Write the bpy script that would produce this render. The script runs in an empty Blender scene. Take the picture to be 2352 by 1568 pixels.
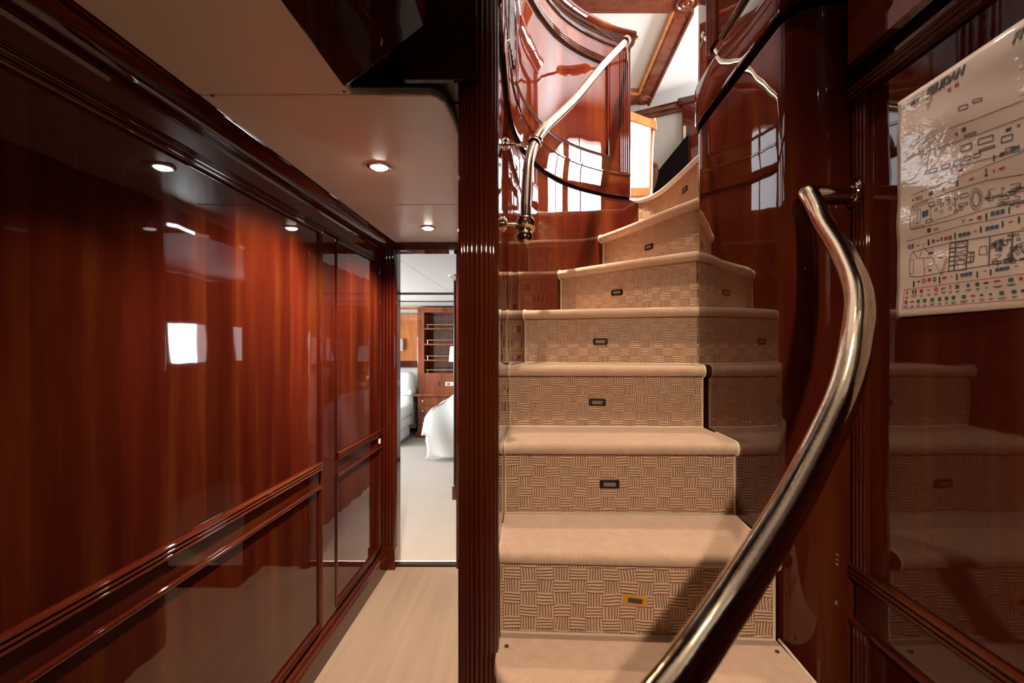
import bpy, bmesh, math, random
from mathutils import Vector, Matrix
random.seed(7)
PI = math.pi
SC = bpy.context.scene
COL = SC.collection
H = 1.326                      # eye height above the lower carpet

# ------------------------------------------------------------------ camera
cam_d = bpy.data.cameras.new('camera'); cam = bpy.data.objects.new('camera', cam_d); COL.objects.link(cam)
cam.location = (0, 0, H); cam.rotation_euler = (PI/2, 0, 0)
cam_d.sensor_width = 36; cam_d.lens = 36*1110/2352
cam_d.shift_x = -49/2352; cam_d.shift_y = 11/2352
cam_d.clip_start = 0.02
cam_d.dof.use_dof = True; cam_d.dof.focus_distance = 1.75; cam_d.dof.aperture_fstop = 5.6
SC.camera = cam
# ------------------------------------------------------------------ exposure
SC.view_settings.view_transform = 'Standard'; SC.view_settings.look = 'None'
SC.view_settings.exposure = 0.0; SC.view_settings.gamma = 1.0
SC.view_settings.use_curve_mapping = False
# ------------------------------------------------------------------ daylight
W = bpy.data.worlds.new('daylight'); SC.world = W; W.use_nodes = True
bg = W.node_tree.nodes['Background']; bg.inputs[0].default_value = (0.90, 0.96, 1.0, 1); bg.inputs[1].default_value = 55.0

def portal(loc, rot, sx, sy):
    l = bpy.data.lights.new('window_portal', 'AREA'); l.shape = 'RECTANGLE'; l.size = sx; l.size_y = sy
    l.cycles.is_portal = True
    o = bpy.data.objects.new('window_portal', l); COL.objects.link(o); o.location = loc; o.rotation_euler = rot
# window openings: (wall x, facing, y0, y1, z0, z1)
WIN_R = [(3.4, 1.5, 2.7), (3.4, 3.1, 4.3)]
WIN_L = []
ZW0, ZW1 = 2.80, 3.70
for x, a, b in WIN_R: portal((x-.01, (a+b)/2, (ZW0+ZW1)/2), (0, PI/2, 0), ZW1-ZW0, b-a)
for x, a, b in WIN_L: portal((x+.01, (a+b)/2, (ZW0+ZW1)/2), (0, -PI/2, 0), ZW1-ZW0, b-a)
WIN_B = [(-3.2, 3.8, 4.6), (-3.2, 5.5, 6.3)]
ZB0, ZB1 = 1.0, 1.5
for x, a, b in WIN_B: portal((x+.01, (a+b)/2, (ZB0+ZB1)/2), (0, -PI/2, 0), ZB1-ZB0, b-a)
WIN_C = (1.25, 4.05, 4.50); ZC0, ZC1 = H-.14, H+.2
portal((1.24, 4.275, H), (0, PI/2, 0), .34, .45)

def spot(loc, watts, color, angle=150, blend=.6, size=.03, aim=None):
    l = bpy.data.lights.new('downlight_bulb', 'SPOT'); l.energy = watts; l.color = color
    l.spot_size = math.radians(angle); l.spot_blend = blend; l.shadow_soft_size = size
    o = bpy.data.objects.new('downlight_bulb', l); COL.objects.link(o); o.location = loc
    if aim is not None:
        o.rotation_euler = (Vector(aim)-Vector(loc)).to_track_quat('-Z', 'Y').to_euler()
    return o
WARM = (1.0, .79, .58)
P_CORRIDOR, P_BEHIND, P_STAIR, P_SALOON, P_BALUSTRADE = 165.0, 190.0, 215.0, 190.0, 1300.0

# ------------------------------------------------------------------ materials
def newmat(name):
    m = bpy.data.materials.new(name); m.use_nodes = True
    nt = m.node_tree; return m, nt, nt.nodes['Principled BSDF']
def N(nt, t, **kw):
    n = nt.nodes.new(t)
    for k, v in kw.items(): setattr(n, k, v)
    return n
def mathn(nt, op, a, b=None, c=None):
    n = nt.nodes.new('ShaderNodeMath'); n.operation = op
    for i, v in enumerate((a, b, c)):
        if v is None: continue
        if isinstance(v, (int, float)): n.inputs[i].default_value = v
        else: nt.links.new(v, n.inputs[i])
    return n.outputs[0]
def mixc(nt, fac, a, b, mode='MIX'):
    n = nt.nodes.new('ShaderNodeMix'); n.data_type = 'RGBA'; n.blend_type = mode
    for s, v in ((n.inputs[0], fac), (n.inputs[6], a), (n.inputs[7], b)):
        if isinstance(v, (int, float)): s.default_value = v
        elif isinstance(v, tuple): s.default_value = v if len(v) == 4 else v+(1,)
        else: nt.links.new(v, s)
    return n.outputs[2]
def noise(nt, vec, scale, detail=3, rough=.5):
    n = nt.nodes.new('ShaderNodeTexNoise'); n.inputs['Scale'].default_value = scale
    n.inputs['Detail'].default_value = detail; n.inputs['Roughness'].default_value = rough
    if vec is not None: nt.links.new(vec, n.inputs['Vector'])
    return n.outputs[0]
def mapped(nt, scale, src='Object'):
    tc = nt.nodes.new('ShaderNodeTexCoord'); mp = nt.nodes.new('ShaderNodeMapping')
    mp.inputs['Scale'].default_value = scale; nt.links.new(tc.outputs[src], mp.inputs[0]); return mp.outputs[0]
def ramp(nt, fac, stops):
    r = nt.nodes.new('ShaderNodeValToRGB'); nt.links.new(fac, r.inputs[0])
    while len(r.color_ramp.elements) < len(stops): r.color_ramp.elements.new(.5)
    for e, (p, c) in zip(r.color_ramp.elements, stops): e.position = p; e.color = c+(1,)
    return r.outputs[0]
def bump(nt, h, strength, dist):
    b = nt.nodes.new('ShaderNodeBump'); b.inputs['Strength'].default_value = strength
    b.inputs['Distance'].default_value = dist; nt.links.new(h, b.inputs['Height']); return b.outputs[0]

def wood(name, dark, mid, light, grain=(9, 9, .7), vary=.25, coat=1.0, wav=.35):
    m, nt, p = newmat(name)
    g1 = noise(nt, mapped(nt, grain), 1.0, 5, .6)
    g2 = noise(nt, mapped(nt, tuple(v*9 for v in grain)), 1.0, 2, .5)
    c = ramp(nt, g1, [(.28, dark), (.5, mid), (.74, light)])
    c2 = mixc(nt, mathn(nt, 'MULTIPLY', g2, .35), c, dark)
    oi = nt.nodes.new('ShaderNodeObjectInfo')
    hs = nt.nodes.new('ShaderNodeHueSaturation'); nt.links.new(c2, hs.inputs['Color'])
    v = mathn(nt, 'MULTIPLY_ADD', oi.outputs['Random'], vary, 1-vary/2); nt.links.new(v, hs.inputs['Value'])
    nt.links.new(hs.outputs[0], p.inputs['Base Color'])
    p.inputs['Roughness'].default_value = .6; p.inputs['Specular IOR Level'].default_value = .0
    p.inputs['Coat Weight'].default_value = coat; p.inputs['Coat Roughness'].default_value = .025
    p.inputs['Coat IOR'].default_value = 1.52
    w = noise(nt, mapped(nt, (5, 5, 2.2)), 1.0, 2, .45)
    nt.links.new(bump(nt, w, wav, .004), p.inputs['Coat Normal'])
    return m
MH_D, MH_M, MH_L = (.030, .0030, .0020), (.060, .0082, .0034), (.108, .0270, .0060)
M_WOOD = wood('mahogany_lacquer', MH_D, MH_M, MH_L)
M_BOARD = wood('mahogany_veneer', MH_D, MH_M, MH_L, vary=.8)
M_DARKWOOD = wood('shaded_mahogany', (.010, .0016, .0014), (.020, .0030, .0022), (.03, .005, .003), coat=.35)  # darker mahogany copy: shade of the unlit soffit put into its colour
M_WOODX = wood('mahogany_trim', MH_D, MH_M, MH_L, grain=(9, 1.0, 9))
M_CABIN = wood('cabin_mahogany', (.12, .022, .007), (.27, .062, .016), (.38, .10, .026))
M_BEAM = wood('mahogany_beam', (.10, .022, .012), (.19, .055, .03), (.25, .08, .045), grain=(9, 9, 9))
M_HONEY = wood('honey_wood', (.32, .10, .03), (.45, .16, .045), (.55, .22, .07), grain=(20, 20, 3))

def plain(name, col, rough=.5, metal=0, spec=.5, coat=0, noise_amt=0, nscale=40, bumpd=0):
    m, nt, p = newmat(name)
    p.inputs['Base Color'].default_value = col+(1,); p.inputs['Roughness'].default_value = rough
    p.inputs['Metallic'].default_value = metal; p.inputs['Specular IOR Level'].default_value = spec
    p.inputs['Coat Weight'].default_value = coat; p.inputs['Coat Roughness'].default_value = .05
    if noise_amt or bumpd:
        n = noise(nt, mapped(nt, (1, 1, 1)), nscale, 4, .6)
        if noise_amt:
            d = tuple(v*(1-noise_amt) for v in col)
            nt.links.new(mixc(nt, n, d, col), p.inputs['Base Color'])
        if bumpd: nt.links.new(bump(nt, n, .6, bumpd), p.inputs['Normal'])
    return m
M_CEIL = plain('ceiling_paint', (.82, .70, .60), .28, noise_amt=.04, nscale=3)
M_CEIL2 = plain('white_panel', (.84, .83, .81), .45, noise_amt=.03, nscale=3)
M_GREYWALL = plain('grey_lining', (.40, .39, .35), .5, noise_amt=.05, nscale=4)
M_CREAM = plain('cream_lining', (.70, .68, .64), .5, noise_amt=.05, nscale=4)
M_BLACK = plain('shadow_gap_black', (.006, .004, .004), .9, spec=0)
M_SCREW = plain('screw_cap', (.05, .03, .025), .5)
M_WHITE = plain('white_fabric', (.80, .80, .78), .9, spec=.1, noise_amt=.1, nscale=60, bumpd=.002)
M_SHADE = plain('lamp_shade_fabric', (.85, .85, .83), .9, spec=.1, noise_amt=.05, nscale=200)
M_BIND = plain('carpet_binding', (.80, .66, .50), .9, spec=.1, noise_amt=.2, nscale=300, bumpd=.001)
M_WHITEBIND = plain('white_edging', (.88, .86, .84), .6, spec=.3, noise_amt=.05, nscale=200)
M_CHROME = plain('polished_steel', (.75, .73, .70), .12, metal=1, noise_amt=.1, nscale=30)
M_DARKPLATE = plain('tarnished_plate', (.045, .022, .015), .35, metal=.6, noise_amt=.4, nscale=200)
M_BRASSPLATE = plain('yellow_brass_plate', (.80, .42, .06), .38, metal=.55, noise_amt=.15, nscale=200)
M_INSERT = plain('grey_insert', (.22, .17, .16), .4, noise_amt=.2, nscale=100)
M_INSERTD = plain('dark_insert', (.06, .05, .045), .4, noise_amt=.2, nscale=100)
M_OUTLET = plain('cream_plastic', (.8, .78, .7), .4, noise_amt=.03)

def brass(name, col, rough):
    m, nt, p = newmat(name)
    n = noise(nt, mapped(nt, (1, 1, 1)), 14, 5, .65); n2 = noise(nt, mapped(nt, (1, 1, 1)), 90, 3, .7)
    d = tuple(v*.62 for v in col)
    nt.links.new(mixc(nt, mathn(nt, 'MULTIPLY', mathn(nt, 'POWER', n, 2.0), 1.5), col, d), p.inputs['Base Color'])
    p.inputs['Metallic'].default_value = 1
    r = mathn(nt, 'MULTIPLY_ADD', n2, .14, rough-.04); nt.links.new(r, p.inputs['Roughness'])
    nt.links.new(bump(nt, n2, .15, .001), p.inputs['Normal'])
    return m
M_BRASS = brass('worn_brass', (.68, .54, .38), .06)
M_BRASS2 = brass('polished_brass', (.78, .63, .46), .10)

def emit(name, col, s):
    m, nt, p = newmat(name)
    p.inputs['Base Color'].default_value = col+(1,)
    p.inputs['Emission Color'].default_value = col+(1,); p.inputs['Emission Strength'].default_value = s
    return m
M_BULB = emit('lit_lamp_lens', (1, .90, .76), 60)

def carpet_pile(name, lightc, darkc, streak=None):
    m, nt, p = newmat(name)
    f = noise(nt, mapped(nt, (1, 1, 1)), 260, 4, .8)
    b = noise(nt, mapped(nt, streak or (7, 5, 5)), 1.0, 4, .6)
    c = mixc(nt, mathn(nt, 'MULTIPLY_ADD', b, 1.6, -.3), darkc, lightc)
    c = mixc(nt, mathn(nt, 'MULTIPLY', mathn(nt, 'SUBTRACT', .62, f), 1.4), c, tuple(v*.6 for v in darkc))
    nt.links.new(c, p.inputs['Base Color'])
    p.inputs['Roughness'].default_value = 1; p.inputs['Specular IOR Level'].default_value = .05
    p.inputs['Sheen Weight'].default_value = .25; p.inputs['Sheen Roughness'].default_value = .5
    nt.links.new(bump(nt, f, .7, .004), p.inputs['Normal'])
    return m
M_TREAD = carpet_pile('cut_pile_carpet', (.76, .53, .385), (.60, .385, .265), streak=(30, 30, 30))
M_FLOOR = carpet_pile('corridor_carpet', (.37, .265, .195), (.25, .172, .122), streak=(22, 1.0, 1))  # vacuum streaks: pile sheen painted in as lengthwise colour bands
M_FLOORB = carpet_pile('cabin_carpet', (.52, .45, .385), (.45, .385, .32), streak=(6, 3, 1))

def carpet_weave(name, lightc, darkc):
    m, nt, p = newmat(name)
    tc = nt.nodes.new('ShaderNodeTexCoord')
    wob = nt.nodes.new('ShaderNodeTexNoise'); wob.inputs['Scale'].default_value = 15; wob.inputs['Detail'].default_value = 2
    nt.links.new(tc.outputs['UV'], wob.inputs['Vector'])
    va = nt.nodes.new('ShaderNodeVectorMath'); va.operation = 'MULTIPLY_ADD'
    nt.links.new(wob.outputs['Color'], va.inputs[0]); va.inputs[1].default_value = (.016, .013, 0); nt.links.new(tc.outputs['UV'], va.inputs[2])
    sp = nt.nodes.new('ShaderNodeSeparateXYZ'); nt.links.new(va.outputs[0], sp.inputs[0])
    u, v = sp.outputs[0], sp.outputs[1]
    bw, bh = .040, .030
    iv = mathn(nt, 'FLOOR', mathn(nt, 'DIVIDE', v, bh))
    us = mathn(nt, 'DIVIDE', u, bw)
    par = mathn(nt, 'FLOORED_MODULO', mathn(nt, 'ADD', mathn(nt, 'FLOOR', us), iv), 2.0)
    r1 = mathn(nt, 'ABSOLUTE', mathn(nt, 'SINE', mathn(nt, 'MULTIPLY', u, PI*6/bw)))
    r2 = mathn(nt, 'ABSOLUTE', mathn(nt, 'SINE', mathn(nt, 'MULTIPLY', v, PI*4.0/bh)))
    rib = mathn(nt, 'ADD', mathn(nt, 'MULTIPLY', par, r1), mathn(nt, 'MULTIPLY', mathn(nt, 'SUBTRACT', 1, par), r2))
    rib = mathn(nt, 'POWER', rib, .55)
    f = noise(nt, mapped(nt, (1, 1, 1)), 380, 3, .7)
    lo = noise(nt, mapped(nt, (1, 1, 1)), 16, 3, .6)
    k = mathn(nt, 'MULTIPLY_ADD', lo, 1.6, .1)
    groove = mathn(nt, 'MULTIPLY', mathn(nt, 'SUBTRACT', 1, rib), k)
    c = mixc(nt, groove, lightc, darkc)
    c = mixc(nt, mathn(nt, 'MULTIPLY', mathn(nt, 'SUBTRACT', .6, f), 1.2), c, darkc)
    nt.links.new(c, p.inputs['Base Color'])
    p.inputs['Roughness'].default_value = 1; p.inputs['Specular IOR Level'].default_value = .05
    hgt = mathn(nt, 'MULTIPLY_ADD', f, .35, rib)
    nt.links.new(bump(nt, hgt, 1.0, .006), p.inputs['Normal'])
    return m
M_WEAVE = carpet_weave('basketweave_carpet', (.76, .50, .345), (.52, .31, .20))

# ------------------------------------------------------------------ mesh helpers
def root_loc(o):
    while o is not None and o.parent is not None: o = o.parent
    return Vector(o.location) if (o is not None and o.type == 'EMPTY') else Vector((0, 0, 0))
def obj(name, vf, mat, parent=None, smooth=None, bevel=0, uv=None, recalc=True, label=None):
    V, F = vf
    off = root_loc(parent) if parent is not None else Vector((0, 0, 0))
    me = bpy.data.meshes.new(name)
    me.from_pydata([(v[0]-off.x, v[1]-off.y, v[2]-off.z) for v in V], [], F)
    if uv is not None:
        l = me.uv_layers.new(name='uv')
        for poly in me.polygons:
            for li in poly.loop_indices: l.data[li].uv = uv[me.loops[li].vertex_index]
    if recalc:
        bm = bmesh.new(); bm.from_mesh(me); bmesh.ops.recalc_face_normals(bm, faces=bm.faces); bm.to_mesh(me); bm.free()
    if smooth is not None:
        for p in me.polygons: p.use_smooth = True
        me.set_sharp_from_angle(angle=math.radians(smooth))
    me.materials.append(mat)
    o = bpy.data.objects.new(name, me); COL.objects.link(o)
    if parent is not None: o.parent = parent
    if bevel:
        b = o.modifiers.new('bevel', 'BEVEL'); b.width = bevel; b.segments = 2; b.limit_method = 'ANGLE'; b.angle_limit = .6
    if label: o['label'] = label
    return o
def copy_at(o, dloc, parent=None, rotz=0):
    c = o.copy(); COL.objects.link(c); c.location = Vector(o.location)+Vector(dloc)
    if parent is not None: c.parent = parent
    return c
def tag(o, label, cat, group=None):
    o['label'] = label; o['category'] = cat
    if group: o['group'] = group
    return o
def thing(name, loc, label, cat, group=None):
    o = bpy.data.objects.new(name, None); COL.objects.link(o); o.location = loc; o.empty_display_size = .05
    return tag(o, label, cat, group)
def struct(name, vf, mat, label=None, **kw):
    o = obj(name, vf, mat, None, **kw); o['kind'] = 'structure'
    if label: o['label'] = label
    return o
def join(*parts):
    V, F = [], []
    for v, f in parts:
        b = len(V); V += list(v); F += [tuple(i+b for i in q) for q in f]
    return V, F
def box(x0, x1, y0, y1, z0, z1):
    V = [(x, y, z) for x in (x0, x1) for y in (y0, y1) for z in (z0, z1)]
    return V, [(0, 1, 3, 2), (4, 6, 7, 5), (0, 4, 5, 1), (2, 3, 7, 6), (0, 2, 6, 4), (1, 5, 7, 3)]
def prism(poly, z0, z1):
    n = len(poly)
    V = [(x, y, z0) for x, y in poly]+[(x, y, z1) for x, y in poly]
    return V, [tuple(range(n))[::-1], tuple(range(n, 2*n))]+[(i, (i+1) % n, n+(i+1) % n, n+i) for i in range(n)]
def cr(pts, n=6):
    out = []
    P = [tuple(2*a-b for a, b in zip(pts[0], pts[1]))]+list(pts)+[tuple(2*a-b for a, b in zip(pts[-1], pts[-2]))]
    for i in range(1, len(P)-2):
        for k in range(n):
            t = k/n
            out.append(tuple(.5*(2*p1+(p2-p0)*t+(2*p0-5*p1+4*p2-p3)*t*t+(-p0+3*p1-3*p2+p3)*t**3)
                             for p0, p1, p2, p3 in zip(P[i-1], P[i], P[i+1], P[i+2])))
    out.append(tuple(pts[-1])); return out
def normals2(path):                      # right-hand normal of a plan path
    out = []
    for i in range(len(path)):
        a = path[max(i-1, 0)]; b = path[min(i+1, len(path)-1)]
        dx, dy = b[0]-a[0], b[1]-a[1]; l = math.hypot(dx, dy) or 1
        out.append((dy/l, -dx/l))
    return out
def hsweep(path, prof, closed=True, caps=True):
    nn = normals2(path); m = len(prof); V, F = [], []
    for (x, y), (nx, ny) in zip(path, nn):
        for o, z in prof: V.append((x+nx*o, y+ny*o, z))
    for i in range(len(path)-1):
        for j in range(m if closed else m-1):
            k = (j+1) % m
            F.append((i*m+j, i*m+k, (i+1)*m+k, (i+1)*m+j))
    if caps and closed:
        F.append(tuple(range(m))[::-1]); F.append(tuple(range((len(path)-1)*m, len(path)*m)))
    return V, F
def tube(path, r, n=14, caps=True):
    P = [Vector(p) for p in path]; V, F = [], []
    up = None
    for i, p in enumerate(P):
        t = (P[min(i+1, len(P)-1)]-P[max(i-1, 0)]).normalized()
        if up is None:
            up = Vector((0, 0, 1)) if abs(t.z) < .9 else Vector((1, 0, 0))
        up = (up-t*up.dot(t)).normalized(); s = t.cross(up)
        rr = r[i] if isinstance(r, (list, tuple)) else r
        for k in range(n):
            a = 2*PI*k/n; V.append(tuple(p+up*math.cos(a)*rr+s*math.sin(a)*rr))
    for i in range(len(P)-1):
        for k in range(n):
            F.append((i*n+k, i*n+(k+1) % n, (i+1)*n+(k+1) % n, (i+1)*n+k))
    if caps: F.append(tuple(range(n))[::-1]); F.append(tuple(range((len(P)-1)*n, len(P)*n)))
    return V, F
def lathe(prof, c, axis=(0, 0, 1), n=24):
    q = Vector((0, 0, 1)).rotation_difference(Vector(axis)); V, F = [], []; c = Vector(c)
    for r, z in prof:
        for k in range(n):
            a = 2*PI*k/n; V.append(tuple(c+q @ Vector((r*math.cos(a), r*math.sin(a), z))))
    for i in range(len(prof)-1):
        for k in range(n): F.append((i*n+k, i*n+(k+1) % n, (i+1)*n+(k+1) % n, (i+1)*n+k))
    F.append(tuple(range(n))[::-1]); F.append(tuple(range((len(prof)-1)*n, len(prof)*n)))
    return V, F
def reed_prof(z0, z1, n, depth, base=0.0):      # horizontal reeded moulding profile (off, z)
    out = [(base-.004, z0)]
    h = (z1-z0)/n
    for i in range(n):
        for k in range(7):
            a = PI*k/6; out.append((base+depth*(.35+.65*math.sin(a)), z0+h*i+h*.5*(1-math.cos(a))))
    out.append((base-.004, z1)); return out
def reed_plan(p0, p1, n, depth, back=.004):     # plan polygon, reeds on the right-hand side of p0->p1
    d = Vector((p1[0]-p0[0], p1[1]-p0[1])); L = d.length; d /= L; nr = Vector((d.y, -d.x)); P0 = Vector(p0)
    out = [tuple(P0-nr*back)]; w = L/n
    for i in range(n):
        for k in range(7):
            a = PI*k/6; out.append(tuple(P0+d*(w*i+w*.5*(1-math.cos(a)))+nr*depth*(.3+.7*math.sin(a))))
    out.append(tuple(Vector(p1)-nr*back)); return out

# ================================================================== THE SETTING
ZC = 1.943      # corridor ceiling
ZU = 2.10       # upper deck floor
ZT = 4.10       # upper deck ceiling
# ---- lower floor
struct('floor', box(-.90, .75, -1.25, 2.93, -.05, 0), M_FLOOR, 'beige striped carpet of the lower corridor')
fb = struct('floor_cabin', prism([(-3.2, 2.99), (-.17, 2.99), (-.17, 2.66), (1.25, 2.66), (1.25, 7.6), (-3.2, 7.6)], -.05, 0.0), M_FLOORB, 'pale carpet of the cabin beyond the door')
obj('threshold', box(-.83, -.44, 2.905, 2.955, 0, .012), M_DARKPLATE, fb, bevel=.003, label='metal threshold strip')

# ---- left wall
WX = -.90
wl = struct('wall_left', box(-.97, WX-.006, -1.25, 2.915, 0, 2.1), M_WOOD, 'glossy mahogany panelled corridor wall')
ed1 = [-1.25, -1.0, -.75, -.5, -.25, -.05, .12, .28, .42, .53, .64, .75, .865, .96, 1.055, 1.185, 1.33, 1.46, 1.60, 1.79, 1.90, 2.02]
ed2 = [2.205, 2.31, 2.40, 2.48, 2.58, 2.66, 2.74, 2.83]
for E in (ed1, ed2):
    for a, b in zip(E, E[1:]):
        obj('board', box(WX-.008, WX, a+.0002, b-.0002, .838, 1.80), M_BOARD, wl)
for a, b in ((-1.25, 2.02), (2.205, 2.83)):
    obj('lower_panel', box(WX-.008, WX, a, b, .15, .735), M_WOOD, wl)
    obj('rail_board', box(WX-.008, WX+.003, a, b, .735, .81), M_WOODX, wl, bevel=.001)
    obj('chair_rail', hsweep([(WX, a-.0), (WX, b+.012)], reed_prof(.806, .840, 3, .014, .002)), M_WOODX, wl, smooth=40)
    obj('panel_moulding', hsweep([(WX, a), (WX, b+.012)], reed_prof(.727, .742, 1, .010, .002)), M_WOODX, wl, smooth=40)
    obj('panel_moulding', hsweep([(WX, a), (WX, b+.012)], reed_prof(.140, .165, 2, .010, .002)), M_WOODX, wl, smooth=40)
    obj('panel_moulding', hsweep([(WX, a), (WX, b+.012)], reed_prof(1.80, 1.825, 2, .012, .002)), M_WOODX, wl, smooth=40)
def vmould(y0, y1, z0, z1, n=2, d=.010): obj('panel_moulding', prism(reed_plan((WX, y0), (WX, y1), n, d), z0, z1), M_WOOD, wl, smooth=40)
for z0, z1 in ((.84, 1.81), (.15, .735)):
    vmould(2.02, 2.05, z0, z1); vmould(2.185, 2.207, z0, z1, 1); vmould(2.815, 2.845, z0, z1)
obj('stile', box(WX-.008, WX+.004, 2.045, 2.19, .11, 1.83), M_WOOD, wl, bevel=.002)
obj('stile', box(WX-.008, WX+.004, 2.84, 2.90, .11, 1.83), M_WOOD, wl, bevel=.002)
obj('bottom_rail', box(WX-.008, WX+.003, -1.25, 2.9, .105, .142), M_WOODX, wl, bevel=.001)
bl = struct('baseboard_left', hsweep([(WX, -1.25), (WX, 2.86)], [(-.01, 0), (.034, 0), (.034, .085), (.026, .09), (.026, .10), (.018, .112), (.008, .116), (-.01, .116)]), M_WOODX, 'mahogany baseboard along the corridor wall', smooth=35)
# crown and frieze
cw = struct('trim_1', hsweep([(WX, -1.25), (WX, 2.90)], [(-.01, 1.82), (.014, 1.82), (.014, 1.878), (.022, 1.884), (.024, 1.892), (.018, 1.898), (.030, 1.902), (.040, 1.908), (.052, 1.920), (.062, 1.934), (.076, 1.936), (.080, 1.942), (.080, 1.952), (-.01, 1.952)]), M_WOODX, 'dark mahogany crown moulding under the corridor ceiling', smooth=35)
obj('bead', hsweep([(WX, -1.25), (WX, 2.90)], reed_prof(1.818, 1.836, 3, .010, .010)), M_WOODX, cw, smooth=40)

# ---- end wall with cabin door opening
we = struct('wall_end', join(box(-.97, -.822, 2.915, 2.99, 0, 1.96), box(-.462, -.16, 2.915, 2.99, 0, 1.96), box(-.822, -.462, 2.915, 2.99, 1.897, 1.96)), M_WOOD, 'mahogany wall around the cabin doorway')
obj('casing', prism(reed_plan((-.898, 2.90), (-.824, 2.90), 4, .010, back=-.014)[::-1] if False else [(-.90, 2.915)]+[(-.90+.076*i/24, 2.875-.010*abs(math.sin(PI*4*i/24))) for i in range(25)]+[(-.824, 2.915)], 0, 1.90), M_WOOD, we, smooth=40)
obj('casing', box(-.460, -.40, 2.88, 2.915, 0, 1.90), M_WOOD, we, bevel=.003)
obj('header', box(-.90, -.18, 2.872, 2.915, 1.898, 1.942), M_WOODX, we, bevel=.004)
obj('plinth', box(-.902, -.82, 2.862, 2.915, 0, .13), M_WOOD, we, bevel=.003)

# ---- corridor wall under the stairs, with a doorway to a side cabin
wr = struct('wall_corridor', join(box(-.173, -.125, 1.15, 2.14, 0, 1.95), box(-.173, -.125, 2.78, 2.915, 0, 1.95), box(-.173, -.125, 2.14, 2.78, 1.88, 1.95)), M_WOOD, 'mahogany corridor wall behind the fluted column')
# ---- side cabin behind the stairs
wc = struct('wall_cabin', join(box(1.25, 1.32, 2.66, 4.05, 0, 1.95), box(1.25, 1.32, 4.5, 4.75, 0, 1.95), box(1.25, 1.32, 4.05, 4.5, 0, ZC0), box(1.25, 1.32, 4.05, 4.5, ZC1, 1.95),
            box(-.17, 1.32, 4.70, 4.76, 0, 1.95), box(.57, 1.25, 2.66, 2.70, 0, 1.95), box(-.25, -.17, 2.99, 4.76, 0, 1.95)), M_WOOD, 'mahogany walls of the side cabin')
struct('wall_leak_block', join(box(1.30, 1.36, 1.10, 2.70, -.05, 2.0), box(.76, 1.36, 1.08, 1.12, -.05, 2.0), box(-.17, 1.36, 1.10, 2.70, -.06, -.01)), M_BLACK, 'unseen black walls added under the upper deck to stop light leaks')  # added unseen shell, keeps daylight from leaking in beside the stairs
w_c = struct('window_1', join(box(1.23, 1.25, 4.01, 4.05, ZC0-.04, ZC1+.04), box(1.23, 1.25, 4.5, 4.54, ZC0-.04, ZC1+.04), box(1.23, 1.25, 4.05, 4.5, ZC0-.04, ZC0), box(1.23, 1.25, 4.05, 4.5, ZC1, ZC1+.04)), M_WOOD, 'small cabin window frame')

# ---- corridor ceiling (panels with joints)
ce = struct('ceiling', join(box(-.97, -.45, -1.25, 1.2, ZC+.014, 2.0), box(-.97, -.28, 1.2, 2.95, ZC+.014, 2.0), box(-.9, .75, -1.25, -.35, ZC+.014, 2.0)), M_BLACK, 'white panelled corridor ceiling')
g = .0015
def cpanel(poly, t=.022, bev=.006): return obj('ceiling_panel', prism(poly, ZC, ZC+t), M_CEIL, ce, bevel=bev)
cpanel([(-.86, -1.25), (-.445, -1.25), (-.445, 1.189-g), (-.86, 1.189-g)])
cpanel([(-.86, 1.189), (-.252, 1.189), (-.238, 1.197), (-.222, 1.225), (-.216, 1.30), (-.214, 2.107-g), (-.86, 2.107-g)])
cpanel([(-.86, 2.107), (-.175, 2.107), (-.175, 2.90), (-.86, 2.90)])
cpanel([(-.443, -1.25), (.74, -1.25), (.74, -.36), (-.443, -.36)])
for x, y in ((-.458, 1.17), (-.79, 1.19)):
    obj('screw_cap', lathe([(.004, 0), (.004, .003)], (x, y, ZC-.002), n=10), M_SCREW, ce)
obj('service_panel', box(-.30, -.13, 1.2, 1.9, ZC+.05, ZC+.06), M_GREYWALL, ce, label='pale lining glimpsed past the ceiling edge')
obj('service_cable', tube(cr([(-.235, 1.24, ZC+.02), (-.20, 1.25, ZC+.012), (-.165, 1.235, ZC+.03)]), .0025, 8), M_BLACK, ce, smooth=50)

# ---- right wall: stair side wall, rounded corner, poster wall
XR = .585
corner = [(.71, 1.795), (.66, 1.785), (.615, 1.762), (.592, 1.735), (XR, 1.70), (XR, 1.5), (XR, 1.3), (XR, 1.16)]
corner += [(XR+.085-.085*math.cos(a), 1.16-.085*math.sin(a)) for a in [PI/2*k/10 for k in range(1, 11)]]
corner += [(.70, 1.075), (.74, 1.075)]
def thick(path, off, z0, z1, o0=0.0): return hsweep(path, [(o0, z0), (o0, z1), (-off, z1), (-off, z0)])
wright = struct('wall_right', thick(corner, .05, 0, ZU-.004), M_WOOD, 'dark glossy mahogany wall beside the stairs', smooth=35)
PX = .71
wpan = struct('wall_poster', box(PX+.006, .78, -1.25, 1.10, 0, 2.1), M_WOOD, 'mahogany wall behind the plan sheet')
obj('panel', box(PX, PX+.01, -1.25, 1.02, .84, 1.87), M_WOOD, wpan)
obj('lower_panel', box(PX, PX+.01, -1.25, 1.02, .05, .72), M_WOOD, wpan)
PL = [(PX, 1.07), (PX, -1.25)]
def pm(z0, z1, n, d, y1=1.068): return obj('panel_moulding', hsweep([(PX, y1), (PX, -1.25)], reed_prof(z0, z1, n, d, .002)), M_WOODX, wpan, smooth=40)
pm(.815, .848, 3, .012); pm(.712, .728, 1, .010); pm(1.862, 1.894, 3, .014)
obj('panel_moulding', prism(reed_plan((PX, 1.066), (PX, 1.018), 4, .010), .84, 1.885), M_WOOD, wpan, smooth=40)
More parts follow.
